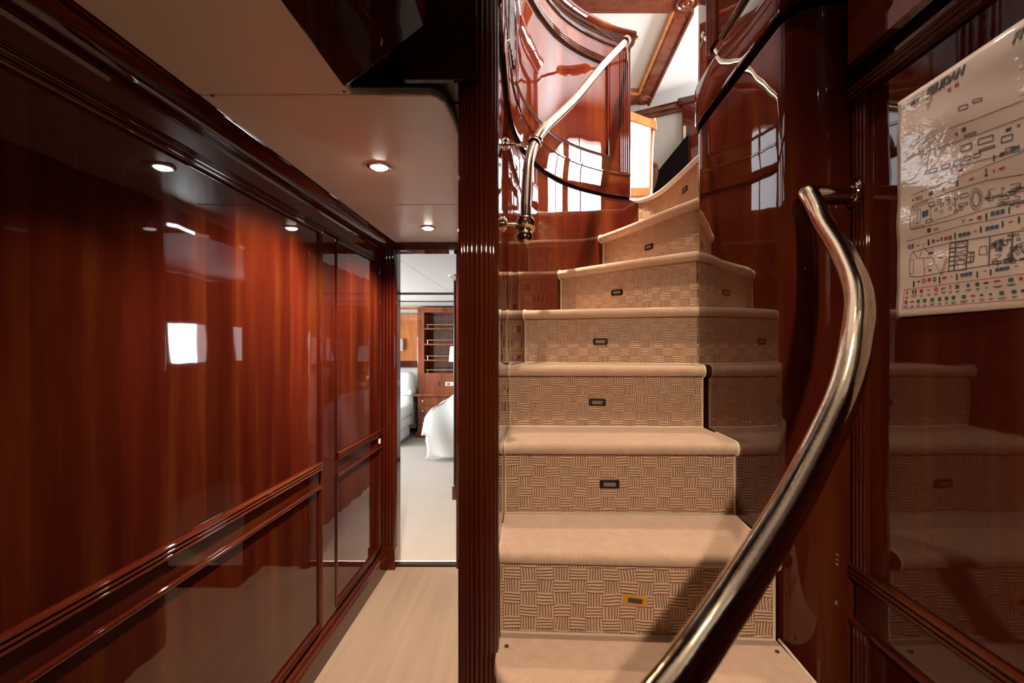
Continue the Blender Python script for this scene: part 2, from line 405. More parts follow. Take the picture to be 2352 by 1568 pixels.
obj('panel_moulding', prism(reed_plan((PX, 1.066), (PX, 1.018), 4, .010), .05, .72), M_WOOD, wpan, smooth=40)
obj('rail_board', box(PX-.003, PX+.01, -1.25, 1.06, .728, .815), M_WOODX, wpan)
obj('frieze', hsweep([(.70, 1.082), (PX-.004, 1.078), (PX-.006, 1.06), (PX-.006, -1.25)], [(0, 1.935), (.010, 1.945), (.012, 2.12), (0, 2.12), (-.03, 2.12), (-.03, 1.935)]), M_WOODX, wpan, smooth=30)
obj('shadow_line', hsweep([(PX-.001, 1.075), (PX-.001, -1.25)], [(0, 1.925), (.0035, 1.925), (.0035, 1.936), (0, 1.936)]), M_BLACK, wpan)
# balustrade above the right wall
ub = corner[1:]
wru = struct('wall_balustrade_right', thick(ub, .05, ZU+.006, 2.965), M_WOOD, 'mahogany balustrade above the right stair wall', smooth=35)
obj('shadow_line', thick(ub, .03, ZU-.012, ZU+.012, .0015), M_BLACK, wru, smooth=35)
obj('base_band', hsweep(ub, [(0, ZU+.010), (.010, ZU+.012), (.012, ZU+.02), (.012, 2.238), (.009, 2.246), (0, 2.25)]), M_WOODX, wru, smooth=30)
fl = [(XR, 1.50-.0001), (XR, 1.15)]+corner[8:]
obj('panel_moulding', hsweep(fl, reed_prof(2.278, 2.292, 1, .010, 0)), M_WOODX, wru, smooth=40)
obj('reeded_strip', prism(reed_plan((XR, 1.622), (XR, 1.535), 5, .008), 2.30, 2.93), M_WOOD, wru, smooth=40)
obj('cap_rail', hsweep(ub, [(-.06, 2.93), (.012, 2.93), (.03, 2.955), (.03, 2.99), (.01, 3.0), (-.06, 3.0)]), M_WOODX, wru, smooth=30)
wup = struct('wall_upper_right', box(.72, .78, -1.25, 1.0, 2.10, 2.965), M_WOOD, 'upper mahogany bulkhead by the poster wall')

# ---- curved outer stair wall with balustrade
WP = cr([(-.085, 1.11), (-.085, 1.30), (-.085, 1.48), (-.082, 1.64), (-.068, 1.79), (-.040, 1.93), (.022, 2.10), (.110, 2.255), (.21, 2.365), (.33, 2.455), (.42, 2.505), (.502, 2.535)], 6)
ws = struct('wall_curved', hsweep(WP+[(.535, 2.552), (.58, 2.57)], [(0, 0), (0, ZU-.006), (-.075, ZU-.006), (-.075, 0)]), M_WOOD, 'curved glossy mahogany wall around the staircase', smooth=35)
wb = struct('wall_balustrade', hsweep(WP, [(-.004, ZU+.006), (-.004, 2.93), (-.07, 2.93), (-.07, ZU+.006)]), M_WOOD, 'curved mahogany balustrade above the stairs', smooth=35)
obj('shadow_line', hsweep(WP, [(-.05, ZU-.008), (.002, ZU-.008), (.002, ZU+.008), (-.05, ZU+.008)]), M_BLACK, wb, smooth=35)
obj('base_band', hsweep(WP, [(-.01, ZU+.006), (.010, ZU+.006), (.012, ZU+.016), (.012, 2.212), (.016, 2.216), (.016, 2.222), (.006, 2.229), (-.01, 2.229)]), M_WOODX, wb, smooth=30)
i0 = next(i for i, p in enumerate(WP) if p[1] > 1.78); i1 = next(i for i, p in enumerate(WP) if p[0] > .385)
obj('bottom_rail', hsweep(WP, [(-.01, 2.225), (.006, 2.225), (.006, 2.296), (-.01, 2.296)]), M_WOODX, wb, smooth=30)
obj('top_rail', hsweep(WP, [(-.01, 2.80), (.006, 2.80), (.006, 2.93), (-.01, 2.93)]), M_WOODX, wb, smooth=30)
obj('stile', hsweep(WP[:i0+1], [(-.01, 2.296), (.006, 2.296), (.006, 2.80), (-.01, 2.80)]), M_WOOD, wb, smooth=30)
obj('stile', hsweep(WP[i1:], [(-.01, 2.296), (.006, 2.296), (.006, 2.80), (-.01, 2.80)]), M_WOOD, wb, smooth=30)
PP = WP[i0:i1+1]
obj('panel_moulding', hsweep(PP, reed_prof(2.292, 2.308, 2, .010, 0)), M_WOODX, wb, smooth=40)
obj('panel_moulding', hsweep(PP, reed_prof(2.772, 2.806, 3, .012, 0)), M_WOODX, wb, smooth=40)
for i in (i0, i1):
    a, b = (WP[i], WP[i+1]) if i == i0 else (WP[i-1], WP[i])
    d = Vector((b[0]-a[0], b[1]-a[1])).normalized()*.012
    obj('panel_moulding', prism(reed_plan(a, (a[0]+d.x, a[1]+d.y), 1, .009), 2.30, 2.79), M_WOOD, wb, smooth=40)
obj('frieze_bead', hsweep(WP, reed_prof(2.873, 2.885, 1, .012, .004)), M_WOODX, wb, smooth=40)
capP = WP+[(.525, 2.543)]
obj('cap_rail', hsweep(capP, [(-.08, 2.905), (.008, 2.905), (.022, 2.918), (.030, 2.932), (.036, 2.945), (.036, 2.960), (.024, 2.972), (-.06, 2.972), (-.085, 2.95)]), M_WOODX, wb, smooth=30)
obj('cap_stud', lathe([(.004, 0), (.006, .006), (.011, .010), (.012, .018), (.008, .026), (.001, .028)], (.53, 2.53, 2.945), axis=(1, .2, 0), n=14), M_BRASS2, wb, smooth=50)
def reeds_on(path, a, b, n, z0, z1, depth):
    return prism(reed_plan(path[a], path[b], n, depth), z0, z1)
obj('reeded_strip', prism(reed_plan((.446, 2.512), (.497, 2.531), 5, .008, back=.012), 2.23, 2.86), M_WOOD, wb, smooth=40)
obj('reeded_strip', prism(reed_plan((-.081, 1.55), (-.071, 1.70), 5, .007, back=.008), 2.30, 2.86), M_WOOD, wb, smooth=40)
obj('end_post', prism([(.485, 2.54), (.508, 2.528), (.513, 2.55), (.48, 2.61), (.455, 2.60)], ZU+.006, 2.91), M_WOOD, wb, bevel=.002)

# ---- bulkhead over the corridor edge (dark soffit at the top of the frame)
wk = struct('wall_bulkhead', box(-.50, -.447, -1.25, 1.21, ZC+.02, ZT), M_DARKWOOD, 'shade-darkened mahogany bulkhead over the corridor ceiling edge')
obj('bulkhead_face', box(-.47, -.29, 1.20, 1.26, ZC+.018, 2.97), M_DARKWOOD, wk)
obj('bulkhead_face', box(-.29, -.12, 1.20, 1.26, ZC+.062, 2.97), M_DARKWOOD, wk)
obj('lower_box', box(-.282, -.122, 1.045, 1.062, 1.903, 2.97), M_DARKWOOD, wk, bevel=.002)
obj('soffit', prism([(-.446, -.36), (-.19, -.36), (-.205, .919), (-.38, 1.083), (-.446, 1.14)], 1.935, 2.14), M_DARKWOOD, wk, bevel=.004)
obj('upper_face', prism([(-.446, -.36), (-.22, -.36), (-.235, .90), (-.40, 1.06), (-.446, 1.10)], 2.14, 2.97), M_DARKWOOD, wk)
wback = struct('wall_back', join(box(-.97, .78, -1.31, -1.25, 0, ZC+.02), box(-.5, .78, -.36, -.30, ZC, ZT)), M_WOOD, 'mahogany wall behind the viewer')

# ---- upper deck: floor, ceiling, walls with windows
uf = [(-.175, 1.26)]+[(x-.07*n[0], y-.07*n[1]) for (x, y), n in zip(WP, normals2(WP)) if y > 1.26]+[(.50, 2.66), (-.175, 2.66)]
struct('floor_upper', join(box(.735, 3.4, -2.4, 8, ZU-.13, ZU-.005), box(-3, .735, 2.66, 8, ZU-.13, ZU-.005), box(-3, -.49, -2.4, 2.66, ZU-.11, ZU-.005), box(-.49, -.15, 1.26, 2.66, ZU-.10, ZU-.015), prism(uf, ZU-.03, ZU-.01)), M_FLOORB, 'pale carpet of the upper saloon')
cu = struct('ceiling_upper', box(-3, 3.4, -2.4, 8, ZT+.012, ZT+.06), M_CREAM, 'white ceiling of the upper saloon')
ys = [-2.4, .2, 2.2, 4.62, 6.3, 8]
for xa, xb in ((-3, -1.0), (-1.0, 1.23), (1.23, 3.4)):
    for a, b in zip(ys, ys[1:]):
        if xa < 0 and a < .1: pass
        obj('ceiling_panel', box(xa+.002, xb-.002, a+.002, b-.002, ZT, ZT+.012), M_CEIL2, cu, bevel=.002)
def wall_with_windows(x, t, wins, y0, y1, z0, z1, zw0, zw1):
    parts = [box(x, x+t, y0, y1, z0, zw0), box(x, x+t, y0, y1, zw1, z1)]; c = y0
    for _, a, b in wins: parts.append(box(x, x+t, c, a, zw0, zw1)); c = b
    parts.append(box(x, x+t, c, y1, zw0, zw1)); return join(*parts)
wsr = struct('wall_saloon_right', wall_with_windows(3.4, .08, WIN_R, -2.4, 8, ZU-.1, ZT+.06, ZW0, ZW1), M_HONEY, 'saloon side wall with windows')
wsl = struct('wall_saloon_left', wall_with_windows(-3.08, .08, WIN_L, -2.4, 8, ZU-.1, ZT+.06, ZW0, ZW1), M_HONEY, 'saloon port wall with windows')
n = 2
for wins, s in ((WIN_R, -1), (WIN_L, 1)):
    for x, a, b in wins:
        f = .05; xa, xb = sorted((x, x+s*.02))
        wf = struct('window_%d' % n, join(box(xa, xb, a-f, a, ZW0-f, ZW1+f), box(xa, xb, b, b+f, ZW0-f, ZW1+f), box(xa, xb, a, b, ZW0-f, ZW0), box(xa, xb, a, b, ZW1, ZW1+f)), M_WOOD, 'wood framed saloon window')
        obj('mullion', box(x-.01, x+.03, (a+b)/2-.03, (a+b)/2+.03, ZW0, ZW1), M_WOOD, wf); n += 1
struct('wall_saloon_back', box(-3.08, 3.48, -2.48, -2.4, ZU-.1, ZT+.06), M_WOOD, 'aft saloon wall')
struct('wall_saloon_far', box(-3.08, 3.48, 8.0, 8.08, ZU-.1, ZT+.06), M_HONEY, 'forward saloon wall')

# beams
def beam(name, vf, label): return struct(name, vf, M_BEAM, label, bevel=.006)
b1 = beam('trim_2', box(1.135, 1.305, 3.3, 5.47, 4.055, 4.10), 'mahogany ceiling beam running fore and aft')
obj('beam_edge', box(1.125, 1.150, 3.94, 5.2, 4.040, 4.10), M_HONEY, b1, bevel=.004)
obj('beam_edge', box(1.290, 1.315, 3.94, 5.47, 4.040, 4.10), M_BEAM, b1, bevel=.004)
obj('beam_panel', box(1.172, 1.268, 4.02, 5.12, 4.050, 4.056), M_BEAM, b1, bevel=.002)
b2 = beam('trim_3', box(-3, 1.135, 3.70, 3.94, 4.050, 4.10), 'wide ceiling beam crossing above the stairs')
obj('beam_edge', box(-3, 1.135, 3.915, 3.945, 4.040, 4.10), M_BEAM, b2, bevel=.004)
b3 = beam('trim_4', box(-3, 1.135, 5.22, 5.47, 4.050, 4.10), 'far ceiling cross beam in the saloon')
obj('beam_edge', box(-3, 1.135, 5.20, 5.23, 4.038, 4.10), M_HONEY, b3, bevel=.004)
for b, y in ((b1, 3.83), (b3, 5.35)):
    obj('rosette', lathe([(.095, .04), (.095, .012), (.088, .004), (.076, .004), (.068, .014), (.058, .014), (.050, .002), (.036, 0), (.028, .008), (.016, .008), (.010, 0), (.001, -.002)], (1.22, y, 4.032), n=32), M_BEAM, b, smooth=40)

# angled saloon partition with wood rail and door post
def slab(p0, p1, z0, z1, t): return hsweep([p0, p1], [(0, z0), (0, z1), (-t, z1), (-t, z0)])
pa, pb = (.95, 5.50), (1.78, 5.03)
wp = struct('wall_partition', slab(pa, pb, ZU, 3.85, .05), M_GREYWALL, 'grey lined saloon partition under the white ceiling')
obj('top_rail', hsweep([pa, pb], [(.0, 3.82), (.03, 3.82), (.035, 3.85), (.03, 3.875), (.045, 3.90), (.045, 3.925), (-.06, 3.925), (-.06, 3.82)]), M_WOODX, wp, smooth=30)
obj('door_post', slab((1.57, 5.10), (1.90, 4.93), ZU, 3.90, .06), M_WOOD, wp, bevel=.004)
obj('post_cap', slab((1.52, 5.10), (1.92, 4.90), 3.87, 3.945, .09), M_WOOD, wp, bevel=.012)
obj('hinge', slab((1.575, 5.08), (1.60, 5.066), 3.50, 3.64, .006), M_BRASS2, wp, bevel=.001)
obj('lining_seam', slab((1.05, 5.440), (1.55, 5.157), 3.02, 3.026, .004), M_CREAM, wp)
sd = struct('wall_saloon_slant', ([(1.12, 5.33, ZU), (1.62, 5.04, ZU), (1.60, 4.99, ZU), (1.10, 5.28, ZU), (1.12, 5.33, 2.92), (1.62, 5.04, 3.52), (1.60, 4.99, 3.52), (1.10, 5.28, 2.92)], [(3, 2, 1, 0), (4, 5, 6, 7), (0, 1, 5, 4), (1, 2, 6, 5), (2, 3, 7, 6), (3, 0, 4, 7)]), M_BLACK, 'black slanted panel low in the saloon partition')  # solid black panel with a sloping top

# ---- bedroom shell
wbd = struct('wall_cabin_left', wall_with_windows(-3.28, .08, WIN_B, 2.95, 7.68, 0, 1.96, ZB0, ZB1), M_CREAM, 'cabin side wall with windows')
for x, a, b in WIN_B:
    f = .05
    struct('window_%d' % n, join(box(x, x+.02, a-f, a, ZB0-f, ZB1+f), box(x, x+.02, b, b+f, ZB0-f, ZB1+f), box(x, x+.02, a, b, ZB0-f, ZB0), box(x, x+.02, a, b, ZB1, ZB1+f)), M_HONEY, 'cabin window frame'); n += 1
wbf = struct('wall_cabin_far', box(-3.2, 1.25, 7.60, 7.68, 0, 1.96), M_CREAM, 'far wall of the cabin')
obj('wall_panel', box(-3.2, -1.70, 7.53, 7.60, 1.02, 1.83), M_HONEY, wbf, bevel=.004)
obj('panel_rail', box(-3.2, -1.70, 7.50, 7.60, 1.00, 1.10), M_WOOD, wbf, bevel=.004)
obj('panel_rail', box(-3.2, -1.70, 7.50, 7.60, 1.90, 1.93), M_HONEY, wbf, bevel=.004)
obj('skirting', box(-3.2, -1.70, 7.54, 7.60, 0, .18), M_WOOD, wbf, bevel=.004)
struct('wall_cabin_right', join(box(1.25, 1.31, 4.76, 7.68, 0, 1.96), box(-3.28, -.97, 2.93, 2.99, 0, 1.96)), M_CREAM, 'plain side wall of the cabin')
cb = struct('ceiling_cabin', prism([(-3.28, 2.95), (-.13, 2.95), (-.13, 2.70), (1.32, 2.70), (1.32, 7.68), (-3.28, 7.68)], 1.957, 1.985), M_CREAM, 'pale panelled ceiling of the cabin')
for a, b in ((2.99, 3.55), (3.55, 4.55), (4.55, 5.55)):
    for xa, xb in ((-3.2, -1.9), (-1.9, -.95), (-.95, -.26)):
        obj('ceiling_panel', box(xa+.002, xb-.002, a+.002, b-.002, ZC, ZC+.014), M_CEIL2, cb, bevel=.002)
cs = obj('cornice', prism([(-3.2, 5.57), (1.25, 5.57), (1.25, 7.6), (-3.2, 7.6)], 1.925, 1.957), M_CEIL2, cb)
obj('cornice_strip', box(-3.2, 1.25, 5.55, 5.575, 1.918, 1.945), M_WOODX, cb, bevel=.003)
obj('cornice_strip', box(-1.72, 1.25, 6.38, 6.40, 1.910, 1.926), M_WOODX, cb, bevel=.003)
obj('cornice_strip', prism([(-1.72, 6.38), (-1.72, 6.40), (-1.88, 6.24), (-3.2, 6.24), (-3.2, 6.22), (-1.87, 6.22)], 1.910, 1.926), M_WOODX, cb)

# ================================================================== THE STAIRCASE
st = thing('staircase', (.25, 1.0, 0), 'winding staircase covered in beige carpet with basketweave risers', 'staircase')
ZS = [0, .63, .84, 1.05, 1.26, 1.47, 1.68, 1.89]
FR = {
 -1: [(-.02, .60), (.02, .54), (.15, .50), (.35, .48), (.60, .47)],
 0: [(-.06, .83), (-.01, .77), (.10, .735), (.30, .71), (.60, .70)],
 1: [(-.085, 1.062), (-.068, 1.018), (-.015, .982), (.08, .957), (.22, .935), (.40, .915), (.584, .90)],
 2: [(-.085, 1.150), (.08, 1.142), (.28, 1.132), (.44, 1.124), (.572, 1.118)],
 3: [(-.085, 1.382), (.08, 1.380), (.28, 1.377), (.44, 1.374), (.584, 1.370)],
 4: [(-.085, 1.632), (.08, 1.628), (.28, 1.622), (.44, 1.618), (.576, 1.614)],
 5: [(-.045, 1.925), (.11, 1.875), (.28, 1.822), (.44, 1.775), (.600, 1.732)],
 6: [(.108, 2.262), (.23, 2.130), (.35, 2.010), (.48, 1.885), (.615, 1.765)],
 7: [(.330, 2.458), (.41, 2.290), (.47, 2.150), (.54, 1.985), (.632, 1.785)],
 8: [(.545, 2.555), (.597, 2.505), (.626, 2.415), (.646, 2.25), (.661, 2.05), (.673, 1.90), (.69, 1.80)],
}
NS = 24
def resamp(pts, n):
    P = cr(pts, 10); L = [0]
    for a, b in zip(P, P[1:]): L.append(L[-1]+math.hypot(b[0]-a[0], b[1]-a[1]))
    out = []; j = 0
    for k in range(n+1):
        s = L[-1]*k/n
        while j < len(L)-2 and L[j+1] < s: j += 1
        t = (s-L[j])/max(L[j+1]-L[j], 1e-9); out.append((P[j][0]+(P[j+1][0]-P[j][0])*t, P[j][1]+(P[j+1][1]-P[j][1])*t))
    return out, L[-1]
FP = {k: resamp(v, NS) for k, v in FR.items()}
def inward(path):
    if path[-1][1] < 1.0: return [(0.0, 1.0)]*len(path)       # the lowest steps run straight back
    return [(-nx, -ny) for nx, ny in normals2(path)]
NOSE, RN, RB = .032, .018, .0
def off(path, d): return [(x+nx*d, y+ny*d) for (x, y), (nx, ny) in zip(path, inward(path))]
def tread(k, z):
    F, L = FP[k]; nxt = off(FP[k+1][0], NOSE+.012)
    inw = inward(F); prof = []
    for i in range(9):
        a = PI/2+PI*i/8; prof.append((RN+RN*1.1*math.cos(a), z-RN+RN*math.sin(a)))
    V, Fc = [], []; m = len(prof)+3
    for (x, y), (nx, ny), (bx, by) in zip(F, inw, nxt):
        V.append((bx, by, z)); V.append((x+nx*(RN+.03), y+ny*(RN+.03), z))
        for o, zz in prof: V.append((x+nx*o, y+ny*o, zz))
        V.append((bx, by, z-.03))
    for i in range(NS):
        for j in range(m): q = (j+1) % m; Fc.append((i*m+j, i*m+q, (i+1)*m+q, (i+1)*m+j))
    Fc.append(tuple(range(m))[::-1]); Fc.append(tuple(range(NS*m, NS*m+m)))
    return V, Fc
def riser(k, z0, z1, thickn=.012):
    F, L = FP[k]; n_ = NOSE if k < 8 else .012; a = off(F, n_); b = off(F, n_+thickn); V, Fc, uv = [], [], []
    zs = [z0, z0+(z1-z0)*.5, z1]
    for i, ((ax, ay), (bx, by)) in enumerate(zip(a, b)):
        u = L*i/NS
        for z in zs: V.append((ax, ay, z)); uv.append((u+k*.37, z+k*.113))
        for z in zs[::-1]: V.append((bx, by, z)); uv.append((u+k*.37, z+k*.113))
    m = 6
    for i in range(NS):
        for j in range(m): q = (j+1) % m; Fc.append((i*m+j, i*m+q, (i+1)*m+q, (i+1)*m+j))
    Fc.append(tuple(range(m))[::-1]); Fc.append(tuple(range(NS*m, NS*m+m)))
    return V, Fc, uv
def edge_path(k, end, z, zlow):
    F, L = FP[k]; inw = inward(F); i = 0 if end == 0 else NS
    (x, y), (nx, ny) = F[i], inw[i]; t = (ny, -nx) if end == 0 else (-ny, nx); t = (t[0]*.002, t[1]*.002)
    P = [(x+t[0], y+(.17 if k > 1 else .245), z+.001)] if k < 5 else []
    if end == 0 and k < 2: P = []
    P.append((x+nx*.04+t[0], y+ny*.04+t[1], z+.001))
    for q in range(7):
        a = PI/2+PI*q/6; o = RN+RN*1.15*math.cos(a); P.append((x+nx*o+t[0], y+ny*o+t[1], z-RN+RN*1.05*math.sin(a)))
    P.append((x+nx*(NOSE-.003)+t[0], y+ny*(NOSE-.003)+t[1], z-.044)); P.append((x+nx*(NOSE-.003)+t[0], y+ny*(NOSE-.003)+t[1], zlow))
    return P
STEPS = {-1: .21, 0: .42, 1: .63, 2: .84, 3: 1.05, 4: 1.26, 5: 1.47, 6: 1.68, 7: 1.89, 8: 2.10}
PLATE_S = {2: .50, 3: .485, 4: .485, 5: .48, 6: .47, 7: .50, 8: .62}
for k in range(-1, 9):
    z = STEPS[k]
    zt = z-.036 if k < 8 else z-.012
    V, F, uv = riser(k, z-.21, zt)
    r = obj('riser', (V, F), M_WEAVE, st, smooth=30, uv=uv, recalc=True)
    if k < 8:
        t = obj('tread', tread(k, z), M_TREAD, st, smooth=50)
        for end in ((0, 1) if k > 1 else (1,)):
            obj('edge_binding', tube(edge_path(k, end, z, z-.21), .0035, 6), M_BIND, t, smooth=60)
        obj('seam_binding', tube([(x, y, z+.001) for x, y in off(FP[k+1][0], NOSE-.004)], .0032, 6), M_BIND, t, smooth=60)
    if k in PLATE_S:
        F_, L = FP[k]; i = int(PLATE_S[k]*NS); (x, y) = off(F_, NOSE if k < 8 else .012)[i]; nx, ny = inward(F_)[i]
        tx, ty = ny, -nx
        zc = z-.036-.09 if k < 8 else z-.085
        w, h = .029, .0125
        def pl(w, h, d0, d1, rot=0.0, chamf=.25):
            pts = [(-w, -h*(1-chamf)), (-w*(1-chamf*.4), -h), (w*(1-chamf*.4), -h), (w, -h*(1-chamf)), (w, h*(1-chamf)), (w*(1-chamf*.4), h), (-w*(1-chamf*.4), h), (-w, h*(1-chamf))]
            cs_, sn = math.cos(rot), math.sin(rot); V = []
            for d in (d0, d1):
                for a, b in pts:
                    a2, b2 = a*cs_-b*sn, a*sn+b*cs_; V.append((x+tx*a2-nx*d, y+ty*a2-ny*d, zc+b2))
            n8 = 8
            return V, [tuple(range(8))[::-1], tuple(range(8, 16))]+[(q, (q+1) % 8, 8+(q+1) % 8, 8+q) for q in range(8)]
        rot = -.10 if k == 2 else 0
        p = obj('step_plate', pl(w, h, -.003, .003, rot, .5 if k in (5, 6) else .25), M_BRASSPLATE if k == 2 else M_DARKPLATE, st, bevel=.0008,
                label='yellow brass plate set in the lowest visible riser' if k == 2 else 'small dark metal plate')
        obj('plate_insert', pl(w*.6, h*.45, .002, .0045, rot, .1), M_INSERTD if k == 2 else M_INSERT, p)
# landing and its white edging
le = FP[8][0]
obj('landing', prism([tuple(p) for p in off(FP[8][0], .004)]+[(.80, 1.80), (.80, 2.66), (.50, 2.66), (.505, 2.57)], 2.085, 2.102), M_TREAD, st)
obj('landing_edging', tube([(.495, 2.550, 2.096), (.52, 2.556, 2.096)]+[(x, y, 2.096) for x, y in off(le, .010)], .0125, 10), M_WHITEBIND, st, smooth=60, label='white edging strip of the landing')
for x, y in ((-.062, 1.12), (.555, 1.10)):
    obj('screw_cap', lathe([(.005, 0), (.005, .002), (.001, .003)], (x, y, .631), n=10), M_SCREW, st)

# ---- fluted column
fc = thing('fluted_column', (-.126, 1.115, 0), 'dark reeded mahogany column between corridor and staircase', 'column')
R = .041; cx, cy = -.126, 1.112
core = [(cx+R*math.cos(a), cy+R*math.sin(a)*.9) for a in [PI+PI*i/24 for i in range(25)]]+[(cx+R, 1.16), (cx-R, 1.16)]
obj('core', prism(core, 0, 2.93), M_WOOD, fc, smooth=35)
reed0 = None
for i in range(13):
    a = PI+PI*i/12; x, y = cx+(R+.0005)*math.cos(a), cy+(R+.0005)*.9*math.sin(a)
    if reed0 is None:
        reed0 = obj('reed', lathe([(.0054, 0.0), (.0054, 2.93)], (x, y, 0), n=12), M_WOOD, fc, smooth=60); rx, ry = x, y
    else: copy_at(reed0, (x-rx, y-ry, 0), fc)
obj('capital', prism([(cx+(R+.014)*math.cos(a), cy+(R+.014)*.9*math.sin(a)) for a in [PI+PI*i/24 for i in range(25)]]+[(cx+R+.014, 1.13), (cx-R-.014, 1.13)], 2.905, 2.972), M_WOODX, fc, bevel=.006)

# ---- handrails
def flange(c, axis, r=.021): return lathe([(r, 0), (r, .004), (r*.8, .006), (r*.75, .009), (r*.5, .011)], c, axis, 20)
hr = thing('handrail', (.59, .9, .9), 'thick worn brass handrail sweeping past in the foreground', 'handrail')
rp = [(.5905, 1.036, .327), (.587, 1.010, .300), (.569, .945, .240), (.523, .815, .155), (.470, .70, .078), (.418, .625, .010), (.372, .575, -.052), (.322, .54, -.112), (.260, .50, -.176), (.190, .455, -.234), (.131, .41, -.270), (.072, .365, -.300), (.015, .31, -.325)]
rp = [(x, y, z+H) for x, y, z in rp]
obj('rail', tube(cr(rp, 8), .019, 24), M_BRASS, hr, smooth=50)
obj('elbow', tube(cr([(.640, 1.052, H+.334), (.606, 1.052, H+.334), (.594, 1.046, H+.3315), (.5905, 1.036, H+.327)], 5), [.016]*5+[.0165]*5+[.018]*5+[.019], 20), M_BRASS, hr, smooth=50)
obj('wall_stub', tube([(.635, 1.052, H+.334), (.7005, 1.052, H+.334)], .0155, 18), M_BRASS, hr, smooth=50)
obj('wall_flange', flange((.6995, 1.052, H+.334), (-1, 0, 0), .030), M_BRASS, hr, smooth=40)
obj('finial', lathe([(.019, 0), (.024, .003), (.024, .012), (.018, .016), (.023, .03), (.022, .045), (.012, .056), (.001, .058)], rp[-1], (-.62, -.58, -.28), 20), M_BRASS, hr, smooth=50)

h2 = thing('handrail', (-.02, 1.35, 1.6), 'slim polished brass handrail with ball finial on the curved wall', 'handrail')
lp = [(-.022, 1.352, .345), (-.021, 1.368, .40), (-.018, 1.40, .475), (-.012, 1.44, .555), (.006, 1.50, .632), (.04, 1.57, .712), (.148, 1.78, .905), (.30, 2.07, 1.205), (.452, 2.365, 1.492)]
lp = [(x, y, z+H) for x, y, z in lp]
obj('rail', tube(cr(lp, 8), .0155, 20), M_BRASS2, h2, smooth=50)
v = Vector(lp[0])-Vector(lp[1])
obj('finial', lathe([(.0155, -.012), (.024, -.010), (.025, -.006), (.022, -.003), (.0265, 0), (.0265, .005), (.023, .008), (.028, .011), (.028, .018), (.020, .022), (.016, .026), (.021, .034), (.022, .044), (.019, .054), (.011, .061), (.001, .063)], lp[0], v.normalized(), 24), M_BRASS2, h2, smooth=50)
obj('wall_stub', tube([(-.0855, 1.352, H+.342), (-.022, 1.352, H+.342)], .006, 12), M_BRASS2, h2, smooth=50)
obj('wall_flange', flange((-.0845, 1.352, H+.342), (1, 0, 0), .022), M_BRASS2, h2, smooth=40)
obj('collar', lathe([(.0155, -.011), (.021, -.010), (.021, -.004), (.018, 0), (.021, .004), (.021, .010), (.0155, .011)], (.006, 1.50, H+.632), (.3, .6, .72), 20), M_BRASS2, h2, smooth=40)
obj('bracket', tube(cr([(-.0855, 1.50, H+.628), (-.05, 1.50, H+.624), (-.012, 1.50, H+.628)], 4), .0045, 10), M_BRASS, h2, smooth=50)
obj('wall_flange', flange((-.0845, 1.50, H+.628), (1, 0, 0), .020), M_BRASS2, h2, smooth=40)
ev = (Vector(lp[-1])-Vector(lp[-2])).normalized()
obj('end_collar', lathe([(.0155, -.02), (.022, -.018), (.022, -.010), (.0185, -.007), (.0235, -.003), (.0235, .006), (.0185, .009), (.022, .012), (.022, .022), (.012, .030)], lp[-1], ev, 20), M_BRASS2, h2, smooth=40)
obj('end_bracket', tube([lp[-1], (.478, 2.47, H+1.50), (.487, 2.525, H+1.49)], .008, 12), M_BRASS2, h2, smooth=50)

# ---- downlights
def downlight(x, y, z, label, watts, color=WARM, angle=140, aim=None, s=1.0, blend=.6):
    t = thing('downlight', (x, y, z), label, 'downlight', 'recessed ceiling downlights')
    obj('trim_ring', lathe([(.038*s, .004), (.040*s, .0), (.040*s, -.003), (.036*s, -.006), (.030*s, -.006), (.027*s, -.001), (.027*s, .004)], (x, y, z), n=32), M_CHROME, t, smooth=40)
    obj('lens', lathe([(.027*s, -.002), (.026*s, -.008), (.018*s, -.012), (.001, -.013)], (x, y, z), n=32), M_BULB, t, smooth=40)
    sp = spot((x, y, z-.018), watts, color, angle, blend, .02, aim)
    return t
downlight(-.528, 1.655, ZC, 'bright round downlight in the corridor ceiling, nearer one', P_CORRIDOR)
downlight(-.547, 2.51, ZC, 'round downlight in the corridor ceiling just before the cabin door', P_CORRIDOR*.8)
downlight(-.05, -.85, ZC, 'downlight in the ceiling behind the viewer', P_BEHIND, angle=58, aim=(.20, 1.2, .95), blend=.8)
downlight(.22, 1.02, ZT, 'saloon ceiling downlight above the foot of the stairs', P_STAIR, angle=58, aim=(.25, 1.30, 1.0), blend=.9)
downlight(.50, 1.75, ZT, 'unseen saloon downlight added to brighten the curved balustrade', P_BALUSTRADE, angle=46, aim=(.06, 2.36, 2.62), blend=.8)  # added spot with no visible fixture, lifts the balustrade's brightness
downlight(.75, 2.75, ZT, 'saloon ceiling downlight over the landing', P_SALOON, angle=130, blend=.9)
downlight(-.6, 3.0, ZT, 'saloon ceiling downlight beyond the balustrade', P_SALOON, angle=150)

# ---- plan sheet on the poster wall
ps = thing('plan_sheet', (PX-.002, .6, 1.35), 'laminated safety plan of ship decks hung on the mahogany panel', 'poster')
y_l, y_r = .935, .34
def on_sheet(px, py):                     # a point of the sheet's own drawing -> the wall plane
    d = (PX-.004)*1110/(px-1225); return d, H+(795-py)*d/1110
def ripple(y, z): return .0009*math.sin(42*z+9*y)+.0007*math.sin(75*z-14*y+1.3)+.0006*math.sin(23*y+8*z)
V, F = [], []; nu, nv = 60, 50
for i in range(nu+1):
    for j in range(nv+1):
        y = y_l+(y_r-y_l)*i/nu; z = (H+.056)+(.471-.056)*j/nv
        V.append((PX-.0045+ripple(y, z), y+.004*(j/nv-1)*-1*(1-i/nu), z))
for i in range(nu):
    for j in range(nv): a = i*(nv+1)+j; F.append((a, a+1, a+nv+2, a+nv+1))
m_paper, nt, p = newmat('laminated_paper')
